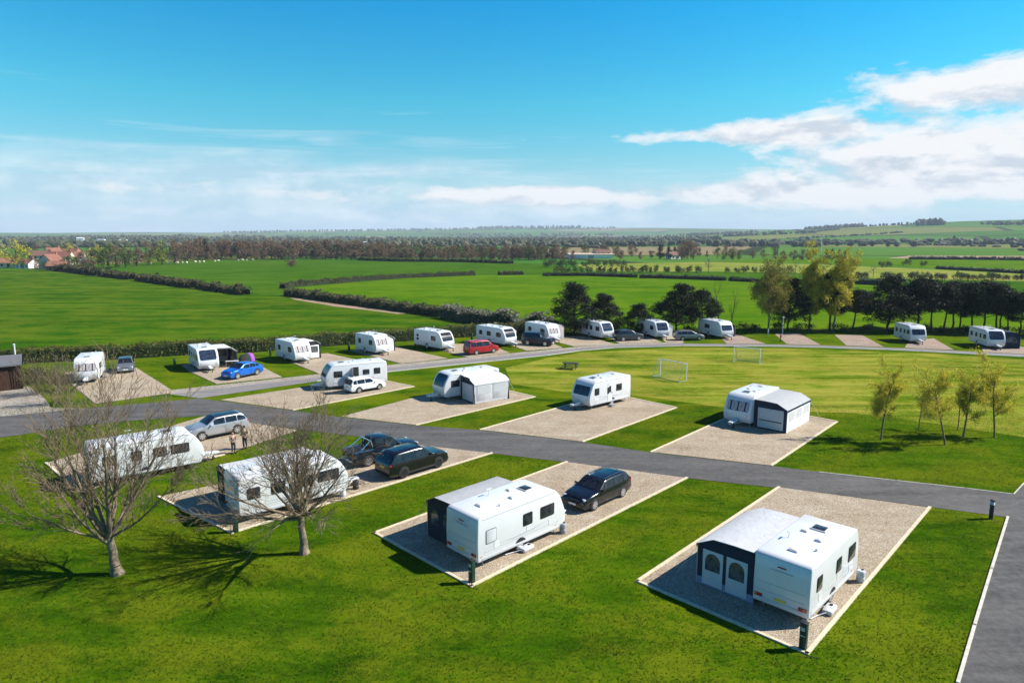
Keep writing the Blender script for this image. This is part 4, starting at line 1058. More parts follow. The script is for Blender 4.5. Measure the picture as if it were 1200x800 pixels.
# bollard light
p = at(1161, 607.5); t = thing('bollard_light', 'black bollard light with pale louvred head at the road junction', 'bollard', (p.x, p.y, 0))
MB().lathe([(0, 0), (.11, 0), (.11, .78), (.13, .8), (.13, .84), (0, .84)], n=18).build('post', M['black'], t)
lo = MB()
for k in range(4): lo.lathe([(.03, .86 + k * .055), (.12, .86 + k * .055), (.1, .885 + k * .055), (.03, .885 + k * .055)], n=18)
lo.lathe([(0, .84), (.06, .84), (.06, 1.07), (0, 1.07)], n=12)
lo.build('louvre', M['lgrey'], t)
MB().lathe([(0, 1.065), (.14, 1.065), (.12, 1.13), (0, 1.16)], n=18).build('cap', M['black'], t)
# lamp column and red post by the back road
p = at(916.8, 391.3); t = thing('lamp_post', 'tall grey lamp post on the grass beside the red marker post', 'lamp post', (p.x, p.y, 0))
MB().tube((0, 0, 0), (0, 0, 2.6), .07, .05, 10).build('column', M['lgrey'], t)
MB().lathe([(.05, 2.5), (.13, 2.55), (.16, 2.8), (.1, 2.86), (0, 2.88)], n=12).build('lantern', M['clearlens'], t)
p = at(914.5, 401.5); t = thing('marker_post', 'short black post with a red box beside the back road', 'post', (p.x, p.y, 0))
MB().tube((0, 0, 0), (0, 0, 1.25), .06, .06, 8).build('post', M['black'], t)
MB().box((0, 0, 1.0), (.2, .16, .42)).build('box', M['redlens'], t, bevel=.02)
p = at(900, 391); t = thing('marker_post', 'white marker post in the shade in front of the leafy pale tree', 'post', (p.x, p.y, 0))
MB().tube((0, 0, 0), (0, 0, .8), .1, .1, 10).build('post', M['white2'], t); MB().lathe([(.11, .8), (.11, .84), (0, .88)], n=10).build('cap', M['greypl'], t)
# white notice board and its posts behind the four windowed caravan
p = at(679, 389.5); t = thing('notice_board', 'white board on posts left of the four windowed caravan', 'board', (p.x, p.y, 0), R(-15))
for s in (-1, 1): MB().box((s * .5, 0, .6), (.08, .08, 1.2)).build('leg', M['white2'], t)
MB().box((0, -.05, .9), (1.5, .06, .8)).build('panel', M['white2'], t, bevel=.01)

# water containers and bits by the hitches
def water_roll(px, py, label, mat, lying=True):
    p = at(px, py); t = thing('water_container', label, 'water container', (p.x, p.y, .03), R(20))
    if lying:
        MB().lathe([(0, -.3), (.16, -.3), (.19, -.26), (.19, -.1), (.175, -.08), (.175, .08), (.19, .1), (.19, .26), (.16, .3), (0, .3)], (0, 0, .19), 'x', 18).build('drum', mat, t)
        MB().path([(.33, -.02, .19), (.36, .3, .5), (-.36, .3, .5), (-.33, -.02, .19)], .012, 5).build('handle', M['galv'], t)
    else:
        MB().lathe([(0, 0), (.17, 0), (.19, .04), (.19, .22), (.175, .24), (.175, .34), (.19, .36), (.19, .5), (.15, .56), (0, .56)], (0, 0, 0), 'z', 18).build('drum', mat, t)
        MB().lathe([(0, .56), (.05, .56), (.05, .61), (0, .61)], (.08, 0, 0), 'z', 10).build('cap', M['black'], t)
    return t
water_roll(1008, 681.5, 'pale grey upright water container on the gravel beside the lower right caravan', M['lgrey'], False)
water_roll(659.5, 624.5, 'grey water container at the hitch of the centre front caravan', M['greypl'], False)
water_roll(402, 581, 'white water container at the nose of the caravan behind the small tree', M['white2'], False)
water_roll(417, 573, 'dark water container near the hitch behind the small tree', M['black'], False)
def waste_tray(px, py, label):
    p = at(px, py); t = thing('waste_container', label, 'waste container', (p.x, p.y, .03), R(48))
    MB().box((0, 0, .12), (.8, .42, .2)).build('tank', M['lgrey'], t, bevel=.06, seg=2)
    MB().box((.2, 0, .24), (.12, .12, .05)).build('cap', M['black'], t, bevel=.01)
    MB().path([(-.4, 0, .14), (-.7, .25, .05), (-1.2, .4, .05)], .025, 6).build('hose', M['lgrey'], t)
waste_tray(617, 644.5, 'flat grey waste container by the wheel of the centre front caravan')
waste_tray(972, 717, 'flat grey waste container beside the right flank of the lower right caravan')
p = at(968, 703); t = thing('step_stool', 'small folding step stool on the gravel beside the lower right caravan', 'step', (p.x, p.y, .03), R(40))
MB().box((0, 0, .24), (.45, .3, .04)).build('tread', M['greypl'], t, bevel=.01)
for sx in (-1, 1):
    for sy in (-1, 1): MB().tube((sx * .18, sy * .11, .23), (sx * .23, sy * .16, 0), .015, .015, 6).build('leg', M['galv'], t)

# camping gear in front of the blue car pitch
p = at(270, 431); t = thing('camping_table', 'pale camping table under the open fronted awning', 'table', (p.x, p.y + .6, .03), R(15))
MB().box((0, 0, .72), (1.5, .6, .03)).build('top', M['lgrey'], t, bevel=.006)
for sx in (-1, 1):
    for sy in (-1, 1): MB().tube((sx * .65, sy * .25, .7), (sx * .7, sy * .28, 0), .015, .015, 6).build('leg', M['galv'], t)
p = at(289, 423.5); t = thing('tent', 'small dark pop up tent with a purple panel behind the bright blue car', 'tent', (p.x, p.y, .03), R(-30))
rows = []
for i in range(9):
    a = PI * i / 8; rows.append([(-1.1 * math.cos(a) * k, yy, 1.55 * math.sin(a) ** .8 * k + .02) for k, yy in ((.55, -1.0), (.9, -.6), (1, 0), (.9, .6), (.55, 1.0))])
MB().grid([[(x_ * .65, y_, z_ * .65) for x_, y_, z_ in r_] for r_ in rows]).build('flysheet', M['charcoal'], t, solid=.02, smooth=60)
MB().grid([[(x_ * .68, y_ * .5 + .45, z_ * .68) for x_, y_, z_ in r_] for r_ in rows[4:]]).build('panel', M['lilac'], t, solid=.01, smooth=60)
MB().prism([(-.4, .02), (.4, .02)] + arc(0, .1, .36, 10, 170, 8), -1.06, -1.0, 'y').build('door', M['charcoal'], t)

# picnic benches
def picnic(px, py, label, mat):
    p = at(px, py); t = thing('picnic_bench', label, 'picnic bench', (p.x, p.y, 0), R(-12))
    MB().box((0, 0, .74), (1.9, .75, .05)).build('table_top', mat, t)
    for s in (-1, 1):
        MB().box((0, s * .68, .44), (1.9, .26, .05)).build('seat', mat, t)
        MB().box((s * .65, 0, .40), (.06, 1.5, .1)).build('seat_beam', mat, t)
        for q in (-1, 1): MB().tube((s * .65, q * .28, .72), (s * .65, q * .62, 0), .055, .055, 4).build('leg', mat, t)
picnic(668.5, 432, 'dark picnic bench on the mown playing field', M['bench'])

# football goals
def goal(p0, p1, back, label, h=1.95):
    a, b = at(*p0), at(*p1); d = b - a; yaw = math.atan2(d.y, d.x); w = d.length; c = (a + b) / 2
    t = thing('football_goal', label, 'football goal', (c.x, c.y, .01), yaw, 'goals on the playing field')
    for s in (-1, 1):
        MB().tube((s * w / 2, 0, 0), (s * w / 2, 0, h), .055, .055, 8).build('post', M['goal'], t)
        MB().path([(s * w / 2, 0, h), (s * w / 2, back * .55, h), (s * w / 2, back * 1.25, .05)], .025, 6).build('net_support', M['galv'], t)
        MB().tube((s * w / 2, 0, .05), (s * w / 2, back * 1.25, .05), .03, .03, 6).build('side_bar', M['galv'], t)
    MB().tube((-w / 2 - .05, 0, h), (w / 2 + .05, 0, h), .055, .055, 8).build('crossbar', M['goal'], t)
    MB().tube((-w / 2, back * 1.25, .05), (w / 2, back * 1.25, .05), .035, .035, 6).build('ground_bar', M['galv'], t)
    n = MB()
    for i in range(17):
        x = -w / 2 + w * i / 16; n.tube((x, back * .55, h), (x, back * 1.25, .05), .006, .006, 3, False)
    for j in range(9):
        f = j / 8; n.tube((-w / 2, back * (.55 + .7 * f), h - (h - .05) * f), (w / 2, back * (.55 + .7 * f), h - (h - .05) * f), .006, .006, 3, False)
    n.build('net', M['net'], t, smooth=0)
goal((773.5, 440), (804, 446.5), -1, 'nearer white football goal with its net, beside the lone caravan')
goal((859.5, 423.8), (890, 427.3), 1, 'farther white football goal close to the back road')

# shed at the left edge
def shed():
    cr = at(27, 455.5); t = thing('timber_shed', 'dark brown boarded shed with grey roof at the left edge', 'shed', (cr.x, cr.y, 0), R(35))
    w, d, h = 7.0, 4.5, 2.6
    wm = MB()
    wm.box((-w / 2, d / 2, h / 2), (w - .06, d - .06, h))
    wl = wm.build('wall', M['timber_dark'], t)
    bt = MB()
    k = 0
    while k * .22 < w: bt.box((-k * .22, -.005, h / 2), (.05, .05, h)); k += 1
    for j in range(20): bt.box((.005, j * .22 + .05, h / 2), (.05, .05, h))
    bt.build('batten', M['timber_dark'], wl)
    MB().prism([(-.35, h - .05), (d + .35, h + .3), (d + .35, h + .42), (-.35, h + .1)], -w - .2, .12, 'x').build('roof', M['shedroof'], t)
    MB().box((-1.6, -.03, 1.05), (1.0, .05, 2.05)).build('door', M['timber_dark'], t)
    return t
shed()
p = at(21.5, 440); t = thing('flue_pipe', 'thin white pole standing behind the boarded shed', 'pole', (p.x - .1, p.y, 0))
MB().tube((0, 0, 0), (0, 0, 3.6), .09, .09, 10).build('pipe', M['white2'], t)
MB().lathe([(.0, 3.6), (.13, 3.6), (.13, 3.66), (0, 3.74)], n=10).build('cap', M['white2'], t)

# ------------------------------------------------------------------ people
def person(px, py, label, yaw, hair, top, legs, h=1.72, reach=True):
    p = at(px, py); t = thing('person', label, 'person', (p.x, p.y, .03), yaw)
    k = h / 1.75
    def skin(nm, V, E, rad, mat, par, root=0, sub=1):
        me = bpy.data.meshes.new(nm); me.from_pydata([tuple(c * k for c in v) for v in V], E, []); me.materials.append(mat)
        o = bpy.data.objects.new(nm, me); C.objects.link(o)
        m = o.modifiers.new('skin', 'SKIN'); m.use_smooth_shade = True
        for i, v in enumerate(me.skin_vertices[0].data):
            r = rad[i]; v.radius = (r[0] * k, r[1] * k) if isinstance(r, tuple) else (r * k, r * k); v.use_root = (i == root)
        s = o.modifiers.new('sub', 'SUBSURF'); s.levels = sub; s.render_levels = sub
        dg = bpy.context.evaluated_depsgraph_get(); ev = o.evaluated_get(dg)
        m2 = bpy.data.meshes.new_from_object(ev); m2.name = nm
        bpy.data.objects.remove(o)
        o2 = bpy.data.objects.new(nm, m2); C.objects.link(o2); o2.parent = par
        if not m2.materials: m2.materials.append(mat)
        return o2
    # x forward, y left.  arms bent forward holding something at the waist
    V = [(0, 0, .95), (0, 0, 1.12), (.0, 0, 1.32), (0, 0, 1.45), (.01, 0, 1.53), (.02, 0, 1.60), (.02, 0, 1.70)]
    E = [(0, 1), (1, 2), (2, 3), (3, 4), (4, 5), (5, 6)]
    rad = [(.15, .11), (.14, .10), (.17, .115), (.09, .07), .052, (.075, .09), (.07, .085)]
    for s in (1, -1):
        i = len(V)
        V += [(0, s * .19, 1.40), (-.03, s * .24, 1.12), (.2, s * .16, 1.04), (.28, s * .12, 1.06)]
        E += [(2, i), (i, i + 1), (i + 1, i + 2), (i + 2, i + 3)]; rad += [.06, .046, .034, .03]
        for f in range(4):
            j = len(V); yy = s * (.09 + f * .02)
            V += [(.335, yy, 1.075 - f * .012), (.365, yy - s * .012, 1.055 - f * .012)]; E += [(i + 3, j), (j, j + 1)]; rad += [.0095, .008]
        j = len(V); V += [(.30, s * .075, 1.10), (.335, s * .06, 1.09)]; E += [(i + 3, j), (j, j + 1)]; rad += [.011, .009]
        i = len(V)
        V += [(0, s * .095, .88), (.015, s * .11, .5), (-.01, s * .12, .09), (.13, s * .14, .035)]
        E += [(0, i), (i, i + 1), (i + 1, i + 2), (i + 2, i + 3)]; rad += [.09, .058, .042, (.045, .03)]
    body = skin('body', V, E, rad, M['skin'], t)
    TV = [(0, 0, .95), (0, 0, 1.14), (0, 0, 1.32), (0, 0, 1.46)]; TE = [(0, 1), (1, 2), (2, 3)]; tr = [(.165, .13), (.155, .12), (.185, .13), (.07, .065)]
    for s in (1, -1):
        i = len(TV); TV += [(0, s * .195, 1.40), (-.03, s * .245, 1.12), (.17, s * .17, 1.05)]; TE += [(2, i), (i, i + 1), (i + 1, i + 2)]; tr += [.075, .06, .05]
    skin('jacket', TV, TE, tr, top, t)
    LV = [(0, 0, .96)]; LE = []; lr = [(.155, .12)]
    for s in (1, -1):
        i = len(LV); LV += [(0, s * .095, .86), (.015, s * .11, .5), (-.01, s * .12, .12)]; LE += [(0, i), (i, i + 1), (i + 1, i + 2)]; lr += [.105, .075, .062]
    skin('trousers', LV, LE, lr, legs, t)
    hb = MB(); rows = []
    for a in range(9):
        rows.append([((.005 - .105 * math.cos(R(e)) * math.cos(R(-100 + a * 25))) * k, .088 * math.cos(R(e)) * math.sin(R(-100 + a * 25)) * k, (1.655 + .125 * math.sin(R(e))) * k) for e in (-35, 0, 30, 60, 88)])
    hb.grid(rows).build('hair', hair, t, solid=.012, smooth=60)
    for s in (1, -1):
        MB().box((.10 * k, s * .032 * k, 1.655 * k), (.012, .024, .012)).build('eye', M['black'], t)
    MB().box((.112 * k, 0, 1.625 * k), (.03, .024, .04)).build('nose', M['skin'], t, bevel=.008)
    MB().box((.098 * k, 0, 1.585 * k), (.012, .05, .01)).build('mouth', M['redlens'], t)
    for s in (1, -1): MB().box((.07 * k, s * .14 * k, .04), (.27, .1, .08)).build('shoe', M['black'], t, bevel=.03)
    return t
person(274, 531, 'person in a dark top with reddish hair standing on gravel, forearms raised in front', R(-35), bark_mat('auburn_hair', (.2, .07, .03), (.3, .12, .05)), paint('grey_top_fabric', (.13, .13, .14), .9), paint('dark_trousers', (.035, .035, .04), .9), 1.62)
person(287.5, 526, 'person in dark green clothes standing behind the silver car tail', R(150), bark_mat('dark_hair', (.02, .014, .01), (.04, .03, .02)), paint('dark_green_jacket', (.02, .035, .022), .9), paint('black_trousers', (.016, .017, .02), .9), 1.8)
# ------------------------------------------------------------------ vegetation
RND = random.Random(11)
BK_bare = bark_mat('pale_mottled_bark', (.09, .07, .046), (.27, .215, .145), 7)  # the bark's own pale brown, mottled at random all round
BK_twig = bark_mat('brown_twig_bark', (.11, .082, .052), (.23, .175, .112), 5)
BK_pine = bark_mat('dark_pine_bark', (.03, .022, .016), (.075, .055, .04), 5)
BK_birch = bark_mat('grey_bark', (.1, .09, .075), (.26, .24, .2), 4)
LF_pine = leaf_mat('pine_needles', [(.008, .014, .006), (.017, .025, .009), (.04, .046, .018)], .08, .5)
LF_yel = leaf_mat('yellow_spring_leaves', [(.3, .29, .02), (.5, .45, .035), (.68, .58, .06)], .45, 1.2)
LF_birch = leaf_mat('pale_olive_leaves', [(.09, .095, .02), (.22, .2, .04), (.34, .29, .06)], .3, .6)
LF_gold = leaf_mat('golden_spring_leaves', [(.2, .2, .02), (.44, .39, .04), (.6, .5, .06)], .3, .6)
LF_hedge = leaf_mat('hedge_leaves', [(.03, .038, .008), (.085, .088, .016), (.15, .165, .03)], .2, .35)
LF_hedgeb = leaf_mat('brown_hedge_leaves', [(.03, .03, .012), (.06, .055, .022), (.1, .095, .035)], .15, .25)
LF_thorn = leaf_mat('grey_thorn_twigs', [(.05, .045, .03), (.13, .12, .085), (.24, .225, .18)], .1, .4)
LF_bush = leaf_mat('fresh_green_leaves', [(.05, .075, .012), (.1, .135, .02), (.18, .21, .035)], .25, .5)
LF_green = leaf_mat('mid_green_leaves', [(.025, .05, .01), (.055, .09, .016), (.1, .145, .025)], .2, .3)
LF_lime = leaf_mat('lime_leaves', [(.09, .12, .012), (.17, .2, .018), (.27, .28, .03)], .25, .3)
LF_brown = leaf_mat('brown_bare_crown', [(.1, .068, .04), (.2, .135, .08), (.3, .21, .13)], .3, .15)
LF_dark = leaf_mat('dark_green_leaves', [(.01, .02, .008), (.022, .036, .012), (.04, .055, .02)], .1, .3)
LF_far = leaf_mat('far_woodland_leaves', [(.03, .035, .018), (.055, .06, .026), (.09, .085, .04)], 0.0, .01)

class Wood:
    """branch skeleton grown into tapered tubes; thick wood and twigs kept apart"""
    def __init__(s, rnd): s.r = rnd; s.tv = []; s.tf = []; s.wv = []; s.wf = []; s.tips = []
    def seg(s, p0, p1, r0, r1, thick):
        n = 8 if r0 > .09 else 6 if r0 > .045 else 4 if r0 > .02 else 3
        v, f = (s.tv, s.tf) if thick else (s.wv, s.wf)
        d = (p1 - p0)
        if d.length < 1e-5: return
        d.normalize(); a = d.orthogonal().normalized(); b = d.cross(a); o = len(v)
        for p, r in ((p0, r0), (p1, r1)):
            for i in range(n):
                t = 2 * PI * i / n; v.append(p + (a * math.cos(t) + b * math.sin(t)) * r)
        for i in range(n): f.append((o + i, o + (i + 1) % n, o + n + (i + 1) % n, o + n + i))
    def branch(s, p, d, r, ln, depth, cfg):
        R_ = s.r; n = max(3, int(ln / cfg['step'])) if depth < cfg['max'] else 3
        p = p.copy(); d = d.normalized(); st = ln / n; r0 = r
        thin = cfg['thin']
        kids = cfg['kids'][min(depth, len(cfg['kids']) - 1)]
        for i in range(n):
            t = (i + 1) / n
            wob = cfg['wob'] * (1 if depth else .35)
            d = (d + Vector((R_.gauss(0, wob), R_.gauss(0, wob), R_.gauss(0, wob) + cfg['up'] * (1 if depth else 0)))).normalized()
            r1 = max(cfg['rmin'], r * (1 - (.72 if depth else .45) * t))
            q = p + d * st
            s.seg(p, q, r0, r1, r > thin)
            if depth < cfg['max'] and t > cfg['from'][min(depth, len(cfg['from']) - 1)] and i < n - 1:
                k = kids / max(1, n * (1 - cfg['from'][min(depth, len(cfg['from']) - 1)]))
                m = int(k) + (1 if R_.random() < k - int(k) else 0)
                for _ in range(m): s.side(q, d, r1, ln, depth, t, cfg)
            p, r0 = q, r1
        s.tips.append((p.copy(), d.copy(), depth))
        if depth < cfg['max']:
            for _ in range(cfg['fork'][min(depth, len(cfg['fork']) - 1)]): s.side(p, d, r0, ln, depth, .6, cfg, True)
    def side(s, q, d, r, ln, depth, t, cfg, tip=False):
        R_ = s.r; a = R(R_.uniform(*cfg['ang'][min(depth, len(cfg['ang']) - 1)])) * (.75 if tip else 1)
        ax = d.orthogonal().normalized(); ax.rotate(Matrix.Rotation(R_.uniform(0, 2 * PI), 3, d))
        nd = (Matrix.Rotation(a, 3, ax) @ d)
        l2 = ln * cfg['len'][min(depth, len(cfg['len']) - 1)] * R_.uniform(.7, 1.15) * (1.1 - .45 * t if not tip else 1)
        s.branch(q, nd, max(cfg['rmin'], r * cfg['rad'][min(depth, len(cfg['rad']) - 1)]), l2, depth + 1, cfg)

def leaf_cards(v, f, c, n, rad, size, rnd, flat_=1.0):
    """n small leaf-sized triangles spread through a lump of foliage"""
    for _ in range(n):
        while True:
            q = Vector((rnd.uniform(-1, 1), rnd.uniform(-1, 1), rnd.uniform(-1, 1)))
            if .15 < q.length < 1: break
        q = q * (.55 + .45 * q.length)
        p = Vector((c[0] + q.x * rad[0], c[1] + q.y * rad[1], c[2] + q.z * rad[2]))
        a = Vector((rnd.gauss(0, 1), rnd.gauss(0, 1), rnd.gauss(0, 1) * flat_)).normalized(); b = a.orthogonal().normalized()
        b.rotate(Matrix.Rotation(rnd.uniform(0, 6.28), 3, a)); s = size * rnd.uniform(.6, 1.3); o = len(v)
        v += [p - a * s, p + a * s * .8 + b * s * .25, p + b * s * .9]
        f.append((o, o + 1, o + 2))

# --- the two bare trees
def bare_tree(label, px, py, seed, h_trunk, r, limbs, limb_len, lean, cfg, spread, bend=1.0):
    p = at(px, py); t = thing('bare_tree', label, 'tree', (p.x, p.y, 0)); rnd = random.Random(seed); w = Wood(rnd)
    base = Vector((0, 0, -.1)); top = Vector((lean[0], lean[1], h_trunk)); n = 7; q = base
    for i in range(n):
        f = (i + 1) / n; nx = base.lerp(top, f) + Vector((rnd.gauss(0, .02), rnd.gauss(0, .02), 0))
        k = lambda u: r * (1.0 + .65 * (1 - u) ** 5) * (1 - .16 * u)
        w.seg(q, nx, k(f - 1 / n), k(f), True); q = nx
    if isinstance(limbs, list):
        for dx, dy, dz, ll, rk in limbs:
            w.branch(q + Vector((0, 0, rnd.uniform(-.3, .1))), Vector((dx, dy, dz)), r * rk, ll, 1, cfg)
        limbs = 0
    for i in range(limbs):
        a = 2 * PI * (i + rnd.uniform(-.25, .25)) / limbs
        tilt = R(rnd.uniform(*spread)) if i else R(6)
        d = Vector((math.cos(a) * math.sin(tilt), math.sin(a) * math.sin(tilt), math.cos(tilt)))
        w.branch(q + Vector((0, 0, rnd.uniform(-.3, .12))), d, r * rnd.uniform(.42, .68), limb_len * rnd.uniform(.82, 1.1), 1, cfg)
    fast_mesh('trunk', w.tv, w.tf, [BK_bare], t, smooth=True)
    fast_mesh('twigs', w.wv, w.wf, [BK_twig], t, smooth=True)
    return t, len(w.wf)
cfg1 = dict(step=.38, wob=.04, up=.06, max=4, rmin=.0085, thin=.03, kids=[0, 8, 7, 6], fork=[0, 3, 2, 2], ang=[(30, 50), (22, 46), (20, 46), (18, 44)], len=[.6, .46, .52, .55], rad=[.6, .5, .52, .6], **{'from': [.3, .2, .15, .12]})
t1, n1 = bare_tree('large bare branching tree without leaves, at the lower left', 138, 672, 5, 1.75, .215, [(-.7, .1, .6, 4.5, .55), (-.5, .5, .8, 4.5, .5), (-.2, -.35, 1, 5.0, .6), (.08, .25, 1, 5.2, .62), (.3, -.25, .9, 5.0, .6), (.66, .25, .72, 4.9, .52), (.9, -.1, .42, 4.2, .36), (-.85, -.25, .34, 3.4, .32), (.2, .75, .7, 4.4, .5), (-.2, -.7, .65, 4.0, .45)], 5.6, (-.3, 0.1), cfg1, (16, 52))
cfg2 = dict(cfg1); cfg2.update(kids=[0, 7, 6.5, 5], up=.03, wob=.045, rmin=.008)
t2, n2 = bare_tree('smaller bare tree with rounded twiggy crown left of the centre front caravan', 357, 648, 9, 2.0, .195, 14, 3.9, (-.12, 0), cfg2, (15, 82))
print('twig faces', n1, n2)

# --- young trees with opening yellow leaves
def sapling(label, px, py, h, seed, leaves, lean=0.0, wide=.34, thin=False):
    p = at(px, py); t = thing('young_tree', label, 'tree', (p.x, p.y, 0), 0, 'young trees beside the playing field'); rnd = random.Random(seed); w = Wood(rnd)
    cfg = dict(step=.35, wob=.09, up=.06, max=3 if not thin else 2, rmin=.009, thin=.022, kids=[14 if not thin else 7, 6, 4], fork=[2, 2, 2], ang=[(32, 62), (25, 55), (25, 55)], len=[wide, .5, .5], rad=[.45, .55, .6], **{'from': [.36, .2, .2]})
    w.branch(Vector((0, 0, -.05)), Vector((lean, 0, 1)), .075 if not thin else .05, h * .8, 0, cfg)
    fast_mesh('trunk', w.tv + w.wv, w.tf + [tuple(i + len(w.tv) for i in f) for f in w.wf], [BK_twig], t, smooth=True)
    v, f = [], []
    for q, d, dep in w.tips:
        if dep >= 1: leaf_cards(v, f, q, leaves * 3, (.24, .24, .24), .06, rnd)
    fast_mesh('crown', v, f, [LF_yel], t)
    return t
sapling('bushy young tree, leftmost of those by the playing field, yellow leaves on top', 1032.5, 515, 5.2, 3, 6, wide=.36)
sapling('thin young tree standing between two bushier ones', 1076.7, 503, 4.0, 4, 3, thin=True)
sapling('leaning pale trunked young tree, the largest of its row', 1107.5, 521, 5.6, 5, 5, -.18, .4)
sapling('slender young tree close behind the leaning pale trunked one', 1122, 504, 4.8, 6, 4, 0, .3, True)
sapling('young tree with dark lower trunk right of the leaning one', 1128.7, 512, 5.0, 8, 4, .08, .32)
sapling('upright young tree at the right end of its row', 1165, 512.5, 5.7, 12, 6, 0, .36)

# --- pines and tall leafy trees of the belt behind the back road
def pine_proto(seed, h, cw, c0, lean):
    rnd = random.Random(seed); w = Wood(rnd); t = thing('pine_tree', 'dark pine', 'tree')
    q = Vector((0, 0, -.1)); n = 9; pts = []
    for i in range(n):
        f = (i + 1) / n; nx = Vector((lean * f * f * h + rnd.gauss(0, .05), rnd.gauss(0, .05), h * .92 * f)); w.seg(q, nx, .17 * (1.05 - f * .9), .17 * (1.05 - (f + 1 / n) * .85), True); pts.append(nx); q = nx
    v, f_ = [], []
    m = int(52 + cw * 9)
    for i in range(m):
        u = rnd.random() ** .8; z = h * (c0 + (1 - c0) * u); rr = cw * .5 * (math.sin(PI * min(1, .18 + .82 * u) ** .85) * .85 + .2) * (.3 + .75 * rnd.random() ** .6)
        a = rnd.uniform(0, 2 * PI); base = pts[min(n - 1, int(z / h * n))]
        c = Vector((base.x + rr * math.cos(a), base.y + rr * math.sin(a), z + rnd.uniform(-.2, .2)))
        w.seg(Vector((base.x, base.y, max(.5, z - rr * .35))), c, .05, .02, True)
        s = rnd.uniform(.45, 1.0) * (cw / 4.5) ** .5
        leaf_cards(v, f_, c, int(150 * s / .7), (s * 1.15, s * 1.15, s * .62), .14, rnd, .6)
    fast_mesh('trunk', w.tv, w.tf, [BK_pine], t, smooth=True)
    fast_mesh('crown', v, f_, [LF_pine], t)
    return t
protos = [pine_proto(21, 8, 6.2, .08, .0), pine_proto(22, 8, 5.0, .36, .06), pine_proto(23, 8, 4.4, .44, -.05), pine_proto(24, 8, 5.8, .22, -.08)]
used = [False] * 4
def place_pine(k, px, base, top, label, group=None, wid=1.0):
    p = at(px, base); Z = p.y; h = (base - top) / FPX * Z * 1.02 / 8
    rz = RND.uniform(0, 6.28)
    if not used[k]:
        o = protos[k]; used[k] = True; o.location = p; o.rotation_euler = (0, 0, rz); o.scale = (h * wid, h * wid, h); o['label'] = label
        if group: o['group'] = group
    else: o = dup(protos[k], p, rz, (h * wid, h * wid, h), label, group)
    if not group and 'group' in o: del o['group']
    return o
place_pine(0, 673, 392, 334, 'tallest dark rounded pine behind the four windowed caravan', wid=1.1)
place_pine(0, 707, 391, 346, 'dark pine right of the tallest rounded one', wid=1.15)
place_pine(0, 748, 391, 357, 'low dark pine standing alone between two larger pairs', wid=1.3)
place_pine(3, 792, 390, 336, 'large dark pine behind the greyish caravan', wid=1.2)
place_pine(1, 823, 390, 342, 'dark flat topped pine left of the caravan with small dark awning', wid=1.2)
place_pine(3, 923, 387, 330, 'dark pine between pale olive and golden leafy trees')
place_pine(1, 972, 387, 322, 'slim dark pine in front of the golden trees')
place_pine(2, 1000, 388, 341, 'short leaning pine right of the golden trees', wid=1.3)
place_pine(3, 1040, 388, 328, 'broad dark pine left of the lone white caravan', wid=1.25)
g = 'pines of the belt on the right'
for i, (px, b, tp) in enumerate([(1074, 388, 328), (1090, 387, 331), (1106, 389, 335), (1124, 388, 336), (1138, 390, 333), (1152, 389, 332), (1166, 391, 334), (1180, 390, 342), (1194, 393, 344), (1212, 393, 343), (1232, 394, 345), (1058, 384, 336), (1116, 384, 331), (1172, 385, 338)]):
    place_pine([1, 2, 2, 1, 2][i % 5], px, b, tp, 'dark bare stemmed pine in the belt behind and right of the lone caravan', g, 1.1)

def leafy_proto(name, seed, h, cw, c0, leaf, bark, n_leaf, size, dens=1.0, label='tree'):
    rnd = random.Random(seed); w = Wood(rnd); t = thing(name, label, 'tree')
    cfg = dict(step=.9, wob=.1, up=.05, max=2, rmin=.02, thin=.0, kids=[9, 5], fork=[2, 2], ang=[(25, 55), (25, 55)], len=[cw / h * .75, .55], rad=[.45, .5], **{'from': [c0, .3]})
    w.branch(Vector((0, 0, -.1)), Vector((0, 0, 1)), h * .016, h * .85, 0, cfg)
    fast_mesh('trunk', w.tv + w.wv, w.tf + [tuple(i + len(w.tv) for i in f) for f in w.wf], [bark], t, smooth=True)
    v, f = [], []
    for q, d, dep in w.tips:
        if rnd.random() < dens and dep >= 1: s = cw * .13; leaf_cards(v, f, q, n_leaf // 2, (s, s, s * 1.1), size, rnd)
    for _ in range(62):
        u = rnd.random(); a = rnd.uniform(0, 6.28); rr = cw * .46 * math.sin(PI * (.12 + .83 * u)) * rnd.random() ** .4; s = cw * rnd.uniform(.1, .17)
        leaf_cards(v, f, (rr * math.cos(a), rr * math.sin(a), h * (c0 + .04 + (.93 - c0) * u)), n_leaf, (s, s, s), size, rnd)
    fast_mesh('crown', v, f, [leaf], t)
    return t
def put_tree(proto, px, base, top, H, label, group=None, wid=1.0, first=[]):
    p = at(px, base); k = (base - top) / FPX * p.y / H; rz = RND.uniform(0, 6.28)
    if proto.name not in first:
        first.append(proto.name); o = proto; o.location = p; o.rotation_euler = (0, 0, rz); o.scale = (k * wid, k * wid, k); o['label'] = label
        if group: o['group'] = group
        return o
    return dup(proto, p, rz, (k * wid, k * wid, k), label, group)
bir = leafy_proto('leafy_tree', 31, 10, 7.0, .3, LF_birch, BK_birch, 120, .17)
gol = leafy_proto('leafy_tree', 32, 11, 5.6, .25, LF_gold, BK_birch, 170, .18)
gol2 = leafy_proto('leafy_tree', 33, 11, 6.0, .25, LF_gold, BK_birch, 160, .18)
put_tree(bir, 900, 389, 318, 10, 'pale olive leafy tree beside the lamp post')
put_tree(gol, 948, 387, 309, 11, 'tall golden leafy tree, the higher of the pair behind the pines')
put_tree(gol2, 976, 388, 311, 11, 'tall golden leafy tree right of the slim dark pine')
thn = leafy_proto('sparse_tree', 34, 8, 3.0, .25, LF_thorn, BK_twig, 3, .06)
